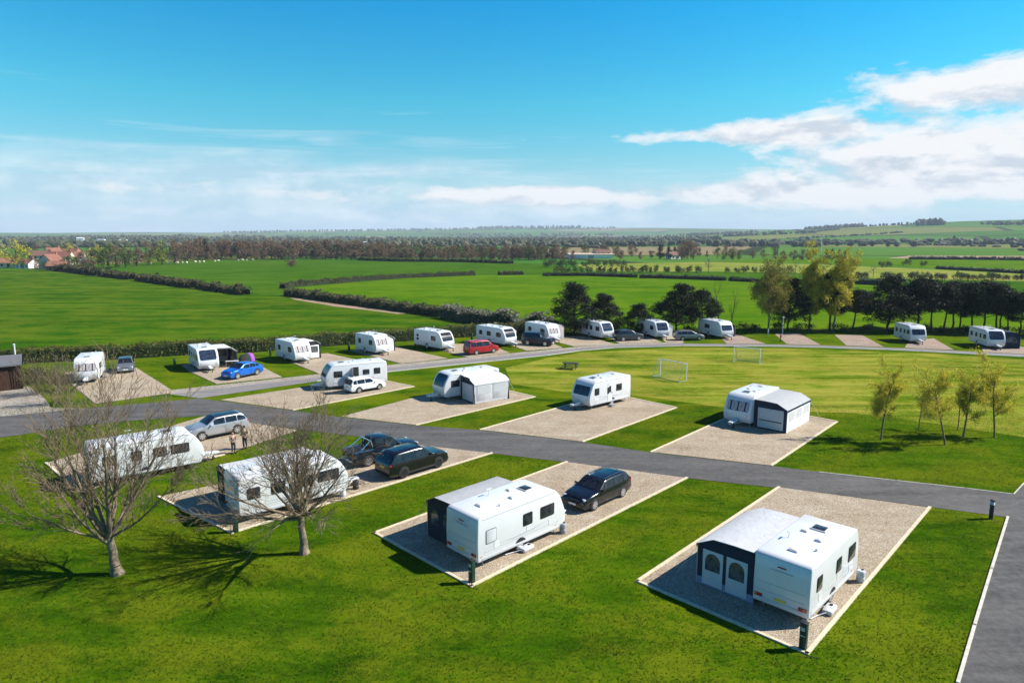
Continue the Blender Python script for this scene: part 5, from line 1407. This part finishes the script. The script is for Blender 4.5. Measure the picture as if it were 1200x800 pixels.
put_tree(thn, 843, 388, 338, 8, 'thin nearly bare tree left of the pale olive tree')
put_tree(thn, 856, 388, 343, 8, 'thin bare stemmed tree behind the small dark awning', None, .8)

# --- shrubs and hedges
def shrub_mesh(name, seed, rx, ry, h, leaf, n, size, parent=None):
    rnd = random.Random(seed); v, f = [], []
    for i in range(max(5, n // 60)):
        a = rnd.uniform(0, 6.28); r = rnd.random() ** .5 * .62
        s = rnd.uniform(.32, .5)
        leaf_cards(v, f, (rx * r * math.cos(a), ry * r * math.sin(a), h * rnd.uniform(.28, .66)), 60, (rx * s, ry * s, h * .36), size, rnd)
    return fast_mesh(name, v, f, [leaf], parent)
def shrub(name, label, px, py, rx, ry, h, leaf, n, size, seed, group=None):
    p = at(px, py); o = shrub_mesh(name, seed, rx, ry, h, leaf, n, size); o.location = p; o.rotation_euler = (0, 0, seed)
    return tag(o, label, 'shrub', group)
def twiggy_shrub(label, px, py, h, seed, n, leaf=None):
    p = at(px, py); t = thing('twiggy_shrub', label, 'shrub', (p.x, p.y, 0)); rnd = random.Random(seed); w = Wood(rnd)
    cfg = dict(step=.3, wob=.1, up=.04, max=3, rmin=.008, thin=.0, kids=[5, 5, 3], fork=[1, 2, 2], ang=[(20, 50), (20, 50), (20, 50)], len=[.6, .55, .5], rad=[.6, .6, .7], **{'from': [.15, .2, .2]})
    for i in range(n):
        a = rnd.uniform(0, 6.28); tl = rnd.uniform(.1, .7); rr = rnd.uniform(0, .7)
        w.branch(Vector((math.cos(a) * rr, math.sin(a) * rr, 0)), Vector((math.cos(a) * tl, math.sin(a) * tl, 1)), .025, h * rnd.uniform(.5, .8), 1, cfg)
    fast_mesh('stems', w.tv + w.wv, w.tf + [tuple(i + len(w.tv) for i in f) for f in w.wf], [BK_twig], t, smooth=True)
    if leaf:
        v, f = [], []
        for q, d, dep in w.tips: leaf_cards(v, f, q, 3, (.2, .2, .2), .06, rnd)
        fast_mesh('foliage', v, f, [leaf], t)
    return t
twiggy_shrub('brown twiggy shrub beside the boarded shed', 44, 462, 3.2, 41, 16, LF_hedgeb)
twiggy_shrub('bare twiggy shrub between the yard and the far left pitch', 70, 474, 3.6, 42, 16, LF_hedgeb)
twiggy_shrub('reddish bare shrub left of the far left caravan', 78, 457, 3.4, 43, 14, LF_thorn)
shrub('shrub', 'low dark green shrub behind the shed corner', 46, 448, 2.4, 1.8, 1.9, LF_hedgeb, 1300, .12, 44)
for i, (px, b, w_, h_) in enumerate([(648, 391, 2.6, 2.6), (692, 391, 2.8, 2.4), (722, 391, 2.6, 2.0), (766, 390, 2.4, 2.2), (808, 391, 2.2, 1.7), (842, 390, 2.6, 1.6), (862, 389, 2.8, 2.0), (884, 388, 2.6, 1.6), (940, 388, 2.6, 1.5), (1018, 388, 2.6, 1.5), (1060, 389, 2.6, 1.3), (1084, 389, 2.6, 1.6), (1108, 390, 2.6, 1.1), (1132, 391, 2.8, 1.6), (1158, 392, 2.6, 1.1), (1184, 393, 2.8, 1.7), (1208, 394, 2.8, 1.5), (912, 387, 2.4, 1.6), (985, 388, 2.4, 1.5)]):
    shrub('shrub', 'dark low shrub among the trunks at the foot of the pines', px, b, w_, 1.6, h_, LF_dark if i % 3 else LF_hedgeb, 420, .17, 60 + i, 'undergrowth shrubs at the foot of the pines')

def hedge(label, pts, w, h, leaf, dens, size, seed, ragged=.25, group=None):
    """clipped or ragged hedge along a line of ground points: woody core and a coat of leaves"""
    rnd = random.Random(seed); P_ = [at(*q) for q in pts]; v, f = [], []
    c0 = P_[0].copy(); L_ = 0
    for a, b in zip(P_, P_[1:]):
        d = b - a; ln = d.length; d.normalize(); nrm = Vector((-d.y, d.x, 0))
        n = int(ln * dens)
        for _ in range(n):
            s = rnd.random() * ln; g_ = (L_ + s)
            hh = h * (1 + ragged * (noise.noise(Vector((g_ / (h * 1.6), seed, 0))) + .6 * noise.noise(Vector((g_ / (h * .5), seed, 5)))))
            ww = w * (1 + ragged * noise.noise(Vector((g_ / (h * 1.2), seed, 9))))
            u = rnd.random()
            if u < .42: y, z = (rnd.random() - .5) * ww, hh * (1 - .12 * rnd.random() ** 2)
            else:
                z = hh * rnd.random() ** .8; y = (1 if rnd.random() < .3 else -1) * ww * .5 * (1 - .25 * (z / hh) ** 2) * (1 - .25 * rnd.random())
            p = a + d * s + nrm * y - c0; p.z = z
            ax = Vector((rnd.gauss(0, 1), rnd.gauss(0, 1), rnd.gauss(0, 1))).normalized(); bx = ax.orthogonal().normalized()
            e = size * rnd.uniform(.6, 1.4); o = len(v)
            v += [p - ax * e, p + ax * e * .8 + bx * e * .3, p + bx * e]; f.append((o, o + 1, o + 2))
        L_ += ln
    t = thing('hedge', label, 'hedge', c0, 0, group)
    fast_mesh('foliage', v, f, [leaf], t)
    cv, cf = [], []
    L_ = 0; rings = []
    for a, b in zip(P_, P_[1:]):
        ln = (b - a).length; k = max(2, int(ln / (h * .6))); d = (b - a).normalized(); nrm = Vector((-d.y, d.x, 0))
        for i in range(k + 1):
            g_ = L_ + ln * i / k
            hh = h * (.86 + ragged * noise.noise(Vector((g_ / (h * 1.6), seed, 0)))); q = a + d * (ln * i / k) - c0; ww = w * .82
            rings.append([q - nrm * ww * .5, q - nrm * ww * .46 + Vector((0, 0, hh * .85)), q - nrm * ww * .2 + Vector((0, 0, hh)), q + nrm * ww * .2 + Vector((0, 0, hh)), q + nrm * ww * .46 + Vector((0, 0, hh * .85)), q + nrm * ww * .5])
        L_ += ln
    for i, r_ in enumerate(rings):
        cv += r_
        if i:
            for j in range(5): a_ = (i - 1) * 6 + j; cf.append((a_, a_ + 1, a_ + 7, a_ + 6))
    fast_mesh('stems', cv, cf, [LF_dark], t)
    return t
hedge('long green clipped hedge behind the back row of caravans', [(-160, 436), (0, 427), (60, 423), (130, 420.5), (210, 415.5), (300, 411.5), (400, 403.5), (440, 401), (530, 395), (600, 391), (645, 388.5)], 2.0, 1.8, LF_hedge, 150, .15, 1, .24)
hf = 'field hedges on the left slope'
hedge('dark field hedge nearest the red roofed houses', [(62, 316.5), (90, 319.5), (116, 323)], 3.2, 2.6, LF_hedgeb, 34, .5, 2, .6, hf)
hedge('second dark field hedge section from the houses', [(119, 323.5), (155, 327.5)], 3.0, 2.0, LF_hedgeb, 34, .45, 3, .7, hf)
hedge('bushy field hedge section in the middle of the left slope', [(163, 328.5), (228, 337.5)], 3.0, 2.0, LF_hedgeb, 44, .4, 4, .8, hf)
hedge('field hedge section ending at the gap of the left slope', [(233, 338), (262, 342), (289, 345.5)], 2.6, 1.8, LF_hedgeb, 50, .33, 5, .8, hf)
hedge('long dark hedge running down the slope to the curved one', [(337, 346), (418, 357), (485, 366), (520, 371)], 2.6, 1.8, LF_hedgeb, 70, .25, 6, .6, hf)
hedge('tall ragged hedge joining the tall pine', [(522, 372), (552, 377.5), (600, 383), (648, 388)], 3.0, 2.4, LF_thorn, 80, .25, 7, .7, hf)
hedge('curved hedge along the foot of the hill field', [(331, 338), (348, 335.5), (420, 329.5), (480, 325.5), (556, 322.5)], 2.4, 1.5, LF_hedgeb, 44, .3, 8, .6, hf)
hedge('short hedge piece in the middle field boundary', [(584, 322.3), (613, 321.8)], 2.4, 1.5, LF_hedgeb, 26, .35, 9, .3, hf)
hedge('low straight dark hedge below the pale bushes', [(636, 323.3), (690, 323.2), (746, 325)], 2.4, 1.3, LF_dark, 26, .35, 10, .25, hf)
hedge('low dark hedge continuing right of the pale bushes', [(750, 325.6), (800, 326.8), (850, 328.8)], 2.4, 1.4, LF_dark, 26, .35, 11, .3, hf)
hedge('short dark hedge behind the pale olive tree', [(855, 329), (888, 330.6)], 2.4, 1.3, LF_dark, 26, .35, 12, .3, hf)
hedge('dark hedge piece right of the golden trees', [(992, 332), (1034, 334)], 2.6, 1.8, LF_dark, 26, .35, 13, .3, hf)
hedge('long dark hedge across the yellow green pasture on the right', [(1098, 315), (1150, 317.5), (1210, 321), (1320, 328)], 2.6, 1.3, LF_dark, 20, .45, 14, .3, hf)
hedge('dark hedge line below the tan field on the far right', [(1066, 304), (1130, 304.2), (1210, 305.2), (1330, 307)], 3.2, 1.9, LF_dark, 10, .7, 15, .3, hf)
hedge('dark hedge under the brown wood on the middle skyline', [(420, 305), (470, 306.5), (540, 307), (600, 309)], 3.2, 2.0, LF_green, 12, .6, 16, .3, hf)

# bushes in rows across the middle distance
bp = [shrub_mesh('bush', 70 + i, 2.0, 2.0, 3.6, lf, 420, .3) for i, lf in enumerate((LF_bush, LF_green, LF_hedgeb))]
bfirst = set()
def bush(k, px, py, sc, label, group):
    p = at(px, py); o = bp[k]
    if k in bfirst: o = o.copy(); C.objects.link(o)
    bfirst.add(k); o.location = p; o.rotation_euler = (0, 0, RND.uniform(0, 6.28)); s = sc * RND.uniform(.8, 1.2); o.scale = (s * RND.uniform(.9, 1.3), s * RND.uniform(.9, 1.3), s)
    tag(o, label, 'bush', group)
for px in range(652, 812, 7): bush(0, px + RND.uniform(-2, 2), 319.3 + RND.uniform(-.8, .5), .85, 'pale green bush in the row across the middle field', 'pale bushes across the middle field')
for px in list(range(640, 680, 7)) + list(range(684, 740, 8)): bush(1, px + RND.uniform(-2, 2), 312.2 + RND.uniform(-.5, .5), 1.0, 'darker bush along the back edge of the pasture', 'dark bushes behind the pale ones')
for px in [818, 852, 864, 873, 884, 893, 904, 914, 925]: bush(1, px, 319.5 + RND.uniform(-.5, .5), .85, 'round green bush behind the pale olive tree', 'round bushes in the middle distance')
for px in [1004, 1012, 1037, 1044, 1052, 1066, 1074, 1083, 1090, 1100, 1106, 1122, 1128, 1136, 1142, 1149, 1158, 1166, 1173, 1181, 1190, 1198, 1206]: bush(2 if px % 3 else 1, px, 327.5 + (px - 1100) * .012 + RND.uniform(-.4, .4), .75, 'small bush in the line above the belt of pines', 'bushes in line beyond the pines')
for px in [985, 1002, 1033, 1062, 1082, 1041]: bush(1, px, 312 + RND.uniform(-1, 1.5), 1.1, 'dark bush between the green strips on the right', 'bushes on the green strips')

# trees of the middle distance: one mesh each, crown over trunk
def far_tree(name, seed, h, cw, c0, leaf, n, size, shape='round'):
    rnd = random.Random(seed); w = Wood(rnd); v, f = [], []
    w.seg(Vector((0, 0, -.2)), Vector((rnd.gauss(0, .2), 0, h * .5)), h * .02, h * .012, True); w.seg(Vector((0, 0, h * .5)), Vector((0, 0, h * .85)), h * .012, h * .004, True)
    for _ in range(7):
        a = rnd.uniform(0, 6.28); z = h * rnd.uniform(.25, .6); w.seg(Vector((0, 0, z)), Vector((cw * .36 * math.cos(a), cw * .36 * math.sin(a), z + h * .25)), h * .009, h * .003, True)
    m = 16
    for i in range(m):
        u = rnd.random(); a = rnd.uniform(0, 6.28)
        rr = cw * .5 * (math.sqrt(max(0, 1 - (2 * u - 1) ** 2)) if shape == 'round' else (1 - u) * .9 + .1) * rnd.random() ** .5 * .8
        z = h * (c0 + (1 - c0) * (.1 + .82 * u)); s = cw * rnd.uniform(.15, .24)
        leaf_cards(v, f, (rr * math.cos(a), rr * math.sin(a), z), n // m, (s, s, s * 1.1), size, rnd)
    t = thing(name, name.replace('_', ' '), 'tree')
    fast_mesh('crown', v, f, [leaf], t); fast_mesh('trunk', w.tv, w.tf, [BK_pine], t)
    return t
FT = {'brown': [far_tree('bare_wood_tree', 80 + i, 12, 9, .04, LF_brown, 1100, .5) for i in range(3)],
      'green': [far_tree('green_tree', 84, 11, 9, .12, LF_green, 640, .5), far_tree('green_tree', 85, 11, 8, .15, LF_bush, 640, .5)],
      'lime': [far_tree('lime_green_tree', 86, 12, 9, .12, LF_lime, 700, .5)], 'gold': [far_tree('golden_tree', 87, 11, 11, .1, LF_gold, 760, .5)],
      'dark': [far_tree('conifer', 88, 13, 6, .1, LF_dark, 640, .5, 'cone')], 'sparse': [far_tree('sparse_tree', 89, 9, 7, .3, LF_thorn, 150, .35)]}
ffirst = set()
def ftree(kind, px, base, top, label, group=None, wid=1.0, H={'brown': 12, 'green': 11, 'lime': 12, 'gold': 11, 'dark': 13, 'sparse': 9}):
    i = RND.randrange(len(FT[kind])); o = FT[kind][i]; p = at(px, base); s = (base - top) / FPX * p.y / H[kind]
    if (kind, i) in ffirst: o = dup(o, p)
    ffirst.add((kind, i)); o.location = p; o.rotation_euler = (0, 0, RND.uniform(0, 6.28)); o.scale = (s * wid, s * wid, s)
    for k_ in ('group',):
        if k_ in o: del o[k_]
    tag(o, label, 'tree', group)
bw = 'bare trees of the brown wood'
for i in range(80):
    px = 205 + i * 3.25 + RND.uniform(-2.5, 2.5)
    base = 304.5 - RND.random() * 2.5; ftree('brown', px, base, base - RND.uniform(17, 23) * (1 - .14 * max(0, px - 360) / 100), 'bare brown tree in the long wood on the skyline, left half', bw)
for i in range(80):
    px = 430 + i * 2.9 + RND.uniform(-2.5, 2.5)
    base = 305.5 - RND.random() * 2.5; ftree('brown' if RND.random() < .88 else 'green', px, base, base - RND.uniform(12, 18), 'bare brown tree in the lower wood behind the hill field', bw, 1.1)
ftree('gold', 20, 314, 283, 'large golden tree at the left edge beside the red roofed houses', None, 1.1)
ftree('gold', 2, 311, 290, 'smaller golden tree cut by the left edge', None, 1.0)
for px, b, tp, k in ((26, 315.5, 305, 'green'), (44, 315.8, 304, 'brown'), (54, 316, 306, 'green'), (76, 316.5, 303, 'brown'), (84, 313, 299, 'green'), (37, 309, 296, 'brown'), (57, 302, 289, 'brown'), (70, 301.5, 288, 'green')):
    ftree(k, px, b, tp, dict(green='green', brown='bare brown')[k] + ' tree standing among the red roofed houses', 'trees among the red roofed houses (' + k + ')', 1.2)
ftree('lime', 190, 310.5, 281, 'tall lime green tree in front of the brown wood', None, 1.05)
ftree('lime', 174, 311, 296, 'small lime green tree beside the tall one', None, 1.2)
ftree('dark', 242, 303.5, 279.5, 'dark conifer rising from the brown wood', None, 1.3)
for px, b, tp, k, lb in ((98, 313, 296, 'brown', 'bare'), (108, 314, 291, 'brown', 'bare'), (122, 315, 290, 'green', 'green'), (116, 309, 288, 'gold', 'golden'), (136, 313, 288, 'brown', 'bare'), (147, 314, 294, 'green', 'green'), (130, 306, 286, 'green', 'green'), (160, 312, 289, 'brown', 'bare'), (172, 306, 284, 'brown', 'bare'), (205, 309, 286, 'brown', 'bare'), (152, 305, 285, 'lime', 'lime green'), (88, 316, 301, 'green', 'green'), (78, 303, 286, 'gold', 'golden'), (62, 315.5, 307, 'green', 'green'), (128, 318, 305, 'dark', 'dark'), (104, 318, 308, 'green', 'green'), (185, 306, 287, 'brown', 'bare'), (220, 306, 287, 'brown', 'bare'), (218, 307, 296, 'green', 'green'), (45, 301, 287, 'brown', 'bare')):
    ftree(k, px, b, tp, f'{lb} tree of the mixed copse right of the red roofed houses', f'{lb} trees of the mixed copse', 1.25)
mt = 'trees in the middle distance'
for i in range(30):
    px = 596 + i * 11 + RND.uniform(-5, 5); base = RND.uniform(299.5, 304.5); k = RND.choice(['brown', 'brown', 'green', 'dark', 'brown'])
    ftree(k, px, base, base - RND.uniform(8, 15), f'{dict(brown="bare brown", green="green", dark="dark")[k]} tree in the broken wood beyond the pasture', mt + ' (' + k + ')', 1.2)
for px, b, tp in ((848, 305, 292), (858, 305, 291), (866, 305, 292.5)): ftree('lime', px, b, tp, 'bright lime green tree in the little group beyond the pasture', 'lime trees beyond the pasture', 1.1)
for px, b, tp in ((773, 304, 285), (783, 304, 287), (790, 303, 288)): ftree('dark', px, b, tp, 'dark tall tree in the tight group beyond the pasture', 'dark tall trees beyond the pasture', 1.2)
for px, b, tp in ((806, 303, 279.5), (799, 304, 285), (813, 304, 284)): ftree('brown', px, b, tp, 'tall bare tree in the broken wood', 'tall bare trees beyond the pasture', 1.0)
for px, b, tp in ((968, 305, 291), (975, 305.5, 291), (983, 305, 291.5), (990, 305, 292)): ftree('dark', px, b, tp, 'dark tree in the tight clump below the hill on the right', 'dark clump below the hill', 1.4)
for px, b, tp in ((918, 305, 294), (930, 305, 293), (940, 305, 292), (948, 305, 294), (908, 304, 295)): ftree('brown', px, b, tp, 'bare tree left of the dark clump below the hill', 'bare trees below the hill', 1.2)
ftree('sparse', 830, 319.5, 302.5, 'lone bare tree standing in the yellow green pasture', None, 1.1)
ftree('sparse', 1023, 324.5, 311, 'lone bare tree beyond the pines on the right', None, 1.0)
ftree('sparse', 932, 320, 306, 'bare tree just above the golden trees', None, 1.0)
ftree('brown', 341, 312.5, 303.5, 'low brown thicket alone on the hill field', None, 2.4)

# far woodland and hedgerow trees that read as one mass
def far_wood():
    rnd = random.Random(5); v, f = [], []
    ico = bmesh.new(); bmesh.ops.create_icosphere(ico, subdivisions=1, radius=1.0); iv = [q.co.copy() for q in ico.verts]; jf = [tuple(q.index for q in fc.verts) for fc in ico.faces]; ico.free()
    def blob_(x, y, w, h):
        o = len(v); z = land(x, y) - .5
        for q in iv:
            k = rnd.uniform(.7, 1.25); v.append((x + q.x * w * k, y + q.y * w * k, z + h * .45 + q.z * h * .55 * k))
        f.extend(tuple(i + o for i in q) for q in jf)
    # hedgerows and shelter belts
    for _ in range(230):
        d = 900 + 3000 * rnd.random() ** 1.3; az_ = rnd.uniform(-.8, .85); x, y = d * math.sin(az_), d * math.cos(az_)
        th = R(17) + rnd.choice([0, PI / 2]) + rnd.gauss(0, .25); ln = rnd.uniform(80, 420)
        if az_ > .22 and d > 1400 and rnd.random() < .75: continue
        n = int(ln / rnd.uniform(7, 16)); big = rnd.random() < .3
        for i in range(n):
            s = (i / n - .5) * ln; blob_(x + s * math.cos(th) + rnd.gauss(0, 2), y + s * math.sin(th) + rnd.gauss(0, 2), rnd.uniform(3, 6), rnd.uniform(3, 6) * (1.9 if big else 1))
    # woods: (bearing from, to, distance from, to, count, height)
    for a0, a1, d0, d1, n, h in ((.405, .475, 3150, 3350, 150, 20), (.535, .562, 2350, 2500, 90, 18), (.6, .72, 2250, 2330, 60, 10), (.30, .42, 2050, 2120, 40, 9), (-.62, -.2, 1000, 1150, 220, 9), (-.2, .2, 950, 1250, 200, 9), (.1, .42, 950, 1300, 130, 9),
                               (-.7, -.36, 2300, 2500, 140, 9), (-.45, .1, 1500, 1700, 200, 9), (.0, .3, 1700, 2000, 200, 10), (.36, .7, 1150, 1350, 120, 7), (-.4, .2, 2600, 3000, 260, 10), (.25, .35, 3000, 3200, 80, 12), (-.1, .15, 3900, 4300, 120, 12), (-.4, .15, 5200, 6600, 320, 16), (-.05, .1, 5900, 6400, 120, 26), (-.6, -.3, 2000, 2100, 150, 10)):
        for _ in range(n):
            a_ = rnd.uniform(a0, a1); d = rnd.uniform(d0, d1); blob_(d * math.sin(a_), d * math.cos(a_), rnd.uniform(4, 9), h * rnd.uniform(.7, 1.2))
    o = fast_mesh('far_woodland', v, f, [LF_far]); o['kind'] = 'stuff'; return o
far_wood()

# ------------------------------------------------------------------ grass blades standing on the near lawn
def inside(x, y, poly):
    c = False; n = len(poly)
    for i in range(n):
        a, b = poly[i], poly[i - 1]
        if (a[1] > y) != (b[1] > y) and x < (b[0] - a[0]) * (y - a[1]) / (b[1] - a[1]) + a[0]: c = not c
    return c
def grass_blades(name, x0, x1, y0, y1, n, leaf, size, holes):
    rnd = random.Random(77); v, f = [], []
    boxes = [(min(p[0] for p in h), max(p[0] for p in h), min(p[1] for p in h), max(p[1] for p in h), h) for h in holes]
    k = 0
    while k < n:
        y = y0 + (y1 - y0) * rnd.random() ** 1.25; x = x0 + (x1 - x0) * rnd.random()
        if abs(x) > y * .80 + 3: continue
        k += 1
        g = noise.noise(Vector((x * .55, y * .55, 3))) + .6 * noise.noise(Vector((x * 1.7, y * 1.7, 8)))
        if rnd.random() > .62 + .5 * g: continue
        if any(b[0] < x < b[1] and b[2] < y < b[3] and inside(x, y, b[4]) for b in boxes): continue
        hgt = size * rnd.uniform(.5, 1.3); a = rnd.uniform(0, 6.28); w = hgt * rnd.uniform(.3, .6); lx, ly = rnd.gauss(0, 1.1) * hgt, rnd.gauss(0, 1.1) * hgt; o = len(v)
        v += [(x - math.cos(a) * w, y - math.sin(a) * w, -.002), (x + math.cos(a) * w, y + math.sin(a) * w, -.002), (x + lx, y + ly, hgt)]
        f.append((o, o + 1, o + 2))
    o = fast_mesh(name, v, f, [leaf]); o['kind'] = 'stuff'; return o
LF_grass = leaf_mat('grass_blades', [(.03, .08, .002), (.06, .125, .003), (.11, .165, .006), (.18, .2, .014)], .6, .35, .9)
road_px = [(-120, 500), (0, 488), (100, 478.5), (170, 472.5), (232, 467), (268, 471), (320, 478), (400, 489), (487, 498.5), (563, 504), (683, 518), (765, 530.5), (905, 546), (960, 553), (1132, 572), (1188, 579),
           (1181, 606), (1090, 594), (960, 577), (804.7, 560), (664, 541.4), (576, 531), (478, 520), (420, 511.5), (350, 503), (290, 495), (240, 487), (150, 493), (90, 499), (0, 513), (-120, 530)]
holes = [[at(*p) for p in q] for q in row1 + row2 + [road_px, [(1181, 606), (1188, 579), (1200, 566), (1230, 545), (1400, 560), (1500, 640), (1500, 1150), (1040, 1150), (1122.6, 800), (1162, 667)]]]
grass_blades('grass', -48, 46, 19, 62, 420000, LF_grass, .055, holes)

# ------------------------------------------------------------------ houses, farm buildings, turbine, sheep
RF = [paint('orange_clay_tiles', (.26, .115, .07), .85, 0, 0, .25, .6), paint('red_clay_tiles', (.21, .085, .055), .85, 0, 0, .25, .6), paint('brown_clay_tiles', (.17, .09, .065), .85, 0, 0, .25, .6)]
WL = [paint('cream_render', (.62, .53, .4), .85), paint('red_brick', (.28, .13, .08), .85, 0, 0, .2, 2), paint('white_render', (.75, .73, .68), .8)]
def house(label, px, base, w, d, hw_, hr, rz, rf, wl, chim=1):
    p = at(px, base); t = thing('house', label, 'house', (p.x, p.y, 0), rz); t.scale = (.84, .84, .84)
    MB().prism([(-d / 2, 0), (d / 2, 0), (d / 2, hw_), (0, hw_ + hr), (-d / 2, hw_)], -w / 2, w / 2, 'x').build('wall', WL[wl], t, smooth=0)
    rm = MB(); sl_ = math.hypot(d / 2, hr); an = math.atan2(hr, d / 2)
    for s in (-1, 1): rm.box((0, s * (d / 4 + .12), hw_ + hr / 2 + .05), (w + .5, sl_ + .5, .16), rx=-s * an)
    ro = rm.build('roof', RF[rf], t, smooth=0)
    for k in range(chim): MB().box(((-1) ** k * w * .42, 0, hw_ + hr + .5), (.8, .6, 1.6)).build('chimney', WL[1], ro)
    for s in (-1, 1):
        for k in range(max(2, int(w / 3.2))):
            for z in ((1.4, 3.9) if hw_ > 4 else (1.3,)):
                MB().box((-w / 2 + (k + .5) * w / max(2, int(w / 3.2)), s * (d / 2 + .02), z), (1.1, .08, 1.2)).build('window', M['carglass'], t)
    MB().box((w * .1, -d / 2 - .03, 1.05), (.95, .08, 2.1)).build('door', M['timber_dark'], t)
    return t
house('orange roofed house by the golden tree at the left edge', 10, 313, 14, 7, 2.6, 2.6, R(12), 0, 0)
house('low orange roofed house with white gable right of the golden tree', 33, 314, 11, 7, 2.6, 2.6, R(-20), 0, 2)
house('cream gabled house nearest the dark field hedge', 61, 315, 9, 8, 4.6, 3.4, R(80), 1, 0)
house('red roofed house behind the cream gabled one', 72, 310, 14, 7, 5, 3.2, R(5), 1, 0, 2)
house('brown roofed house on the left of the hamlet', 48, 308, 13, 7, 5, 3.2, R(15), 2, 0, 2)
house('white gabled house at the back of the hamlet', 63, 304.5, 11, 8, 5, 4, R(70), 1, 2)
house('long red roofed house highest in the hamlet', 81, 303, 18, 8, 5, 3.2, R(-4), 1, 1, 2)
house('orange roofed house at the right end of the hamlet', 90, 309, 10, 7, 4.6, 3, R(20), 0, 2)
house('small red roofed cottage half behind the dark field hedge', 68, 317, 9, 6, 2.6, 2.4, R(8), 0, 1)
house('white house with brownish roof beyond the bush rows', 706, 302.5, 12, 7, 4.4, 2.6, R(6), 2, 2, 1)
house('white cottage in the broken wood beyond the pasture', 789, 303.5, 9, 7, 3, 2.6, R(20), 2, 2)
def shed_far(label, px, dist, w, d, h, wall, roofm, rz=0.0):
    x = (px - 600) / FPX * dist; t = thing('farm_building', label, 'building', (x, dist, land(x, dist)), rz)
    MB().prism([(-d / 2, 0), (d / 2, 0), (d / 2, h), (0, h * 1.3), (-d / 2, h)], -w / 2, w / 2, 'x').build('wall', wall, t, smooth=0)
    rm = MB(); an = math.atan2(h * .3, d / 2); sl_ = math.hypot(d / 2, h * .3)
    for s in (-1, 1): rm.box((0, s * (d / 4 + .1), h * 1.15 + .12), (w + .6, sl_ + .5, .2), rx=-s * an)
    rm.build('roof', roofm, t, smooth=0); MB().box((0, -d / 2 - .05, h * .4), (4, .15, h * .8)).build('door', M['greypl'], t)
PT = paint('tan_sheeting', (.5, .38, .3), .7, 0, 0, .1, .3)
shed_far('low tan roofed greenhouse beside the white house in the middle distance', 690, 468, 30, 12, 2.6, WL[2], PT, R(4))
shed_far('long white farm building on the far plain', 437, 1080, 25, 10, 4, M['white2'], M['white2'])
shed_far('white farm building on the left skyline', 100, 1500, 14, 9, 7, M['white2'], M['white2'], R(20))
shed_far('second white building farther right on the left skyline', 124, 1520, 16, 8, 4, M['white2'], M['lgrey'])
shed_far('small pale barn on the left skyline beside two white buildings', 148, 1480, 20, 9, 4, M['white2'], M['lgrey'], R(8))
x = (959 - 600) / FPX * 640; t = thing('wind_turbine', 'small white wind turbine in front of the green hill', 'wind turbine', (x, 640, 0), R(15))
MB().tube((0, 0, 0), (0, 0, 13.5), .42, .24, 12).build('tower', M['white2'], t)
MB().box((0, 0, 13.7), (.7, 1.6, .7)).build('nacelle', M['white2'], t, bevel=.1)
for k in range(3):
    a = k * 2 * PI / 3 + .35; MB().add([(0, -.95, 13.7), (math.sin(a) * 3.6 - math.cos(a) * .05, -.95, 13.7 + math.cos(a) * 3.6), (math.sin(a) * 3.6 + math.cos(a) * .12, -.9, 13.7 + math.cos(a) * 3.6), (math.sin(a) * .8 + math.cos(a) * .3, -.85, 13.7 + math.cos(a) * .8)], [(0, 1, 2, 3)]).build('blade', M['white2'], t, solid=.08)
wool = paint('cream_wool', (.62, .57, .46), .95, 0, 0, .15, 6)
def sheep():
    t = thing('sheep', 'white sheep grazing in the pasture below the brown wood', 'sheep', (0, 0, 0), 0, 'sheep in the pasture below the wood')
    mb = MB().lathe([(0, -.62), (.2, -.58), (.31, -.4), (.33, 0), (.32, .35), (.24, .52), (.12, .6), (0, .62)], (0, 0, .62), 'x', 12)
    mb.tube((.5, 0, .66), (.82, 0, .5), .15, .09, 8).tube((.78, 0, .52), (.98, 0, .36), .1, .06, 8)
    for sx in (-.36, .36):
        for sy in (-.14, .14): mb.tube((sx, sy, .45), (sx + (.03 if sx < 0 else 0), sy, .22), .07, .04, 6).tube((sx + (.03 if sx < 0 else 0), sy, .22), (sx, sy, 0), .035, .035, 6)
    mb.build('fleece', wool, t, smooth=80)
    return t
s0 = sheep(); sp_ = [(151, 308.5), (162, 309.3), (176, 309.7), (197, 309.2), (208, 309), (214, 308.8), (219, 308.9), (229, 308), (234, 308), (239, 307.8), (252, 307), (256, 306.8), (279, 306), (284, 305.8), (289, 305.9), (296, 305.6)]
for i, q in enumerate(sp_):
    p = at(*q)
    if i == 0: s0.location = p; s0.scale = (1.25,) * 3
    else: dup(s0, p, RND.uniform(0, 6.28), 1.25)

# ------------------------------------------------------------------ the air
zmin = min(land(x * 400, y * 400) for x in range(-26, 27) for y in range(0, 22)) - 1.6
hz = MB().box((0, 4000, (zmin + 150) / 2), (21600, 9200, 150 - zmin)).build('haze', bpy.data.materials.new('haze_air'), None, smooth=0)
hm = hz.data.materials[0]; hm.use_nodes = True; hn = hm.node_tree
hn.nodes.remove(hn.nodes['Principled BSDF'])
pv = hn.nodes.new('ShaderNodeVolumePrincipled'); pv.inputs['Color'].default_value = (.72, .84, 1.0, 1); pv.inputs['Density'].default_value = HAZE; pv.inputs['Anisotropy'].default_value = 0.0
L(hn, pv.outputs[0], hn.nodes['Material Output'].inputs['Volume'])
hz['kind'] = 'stuff'
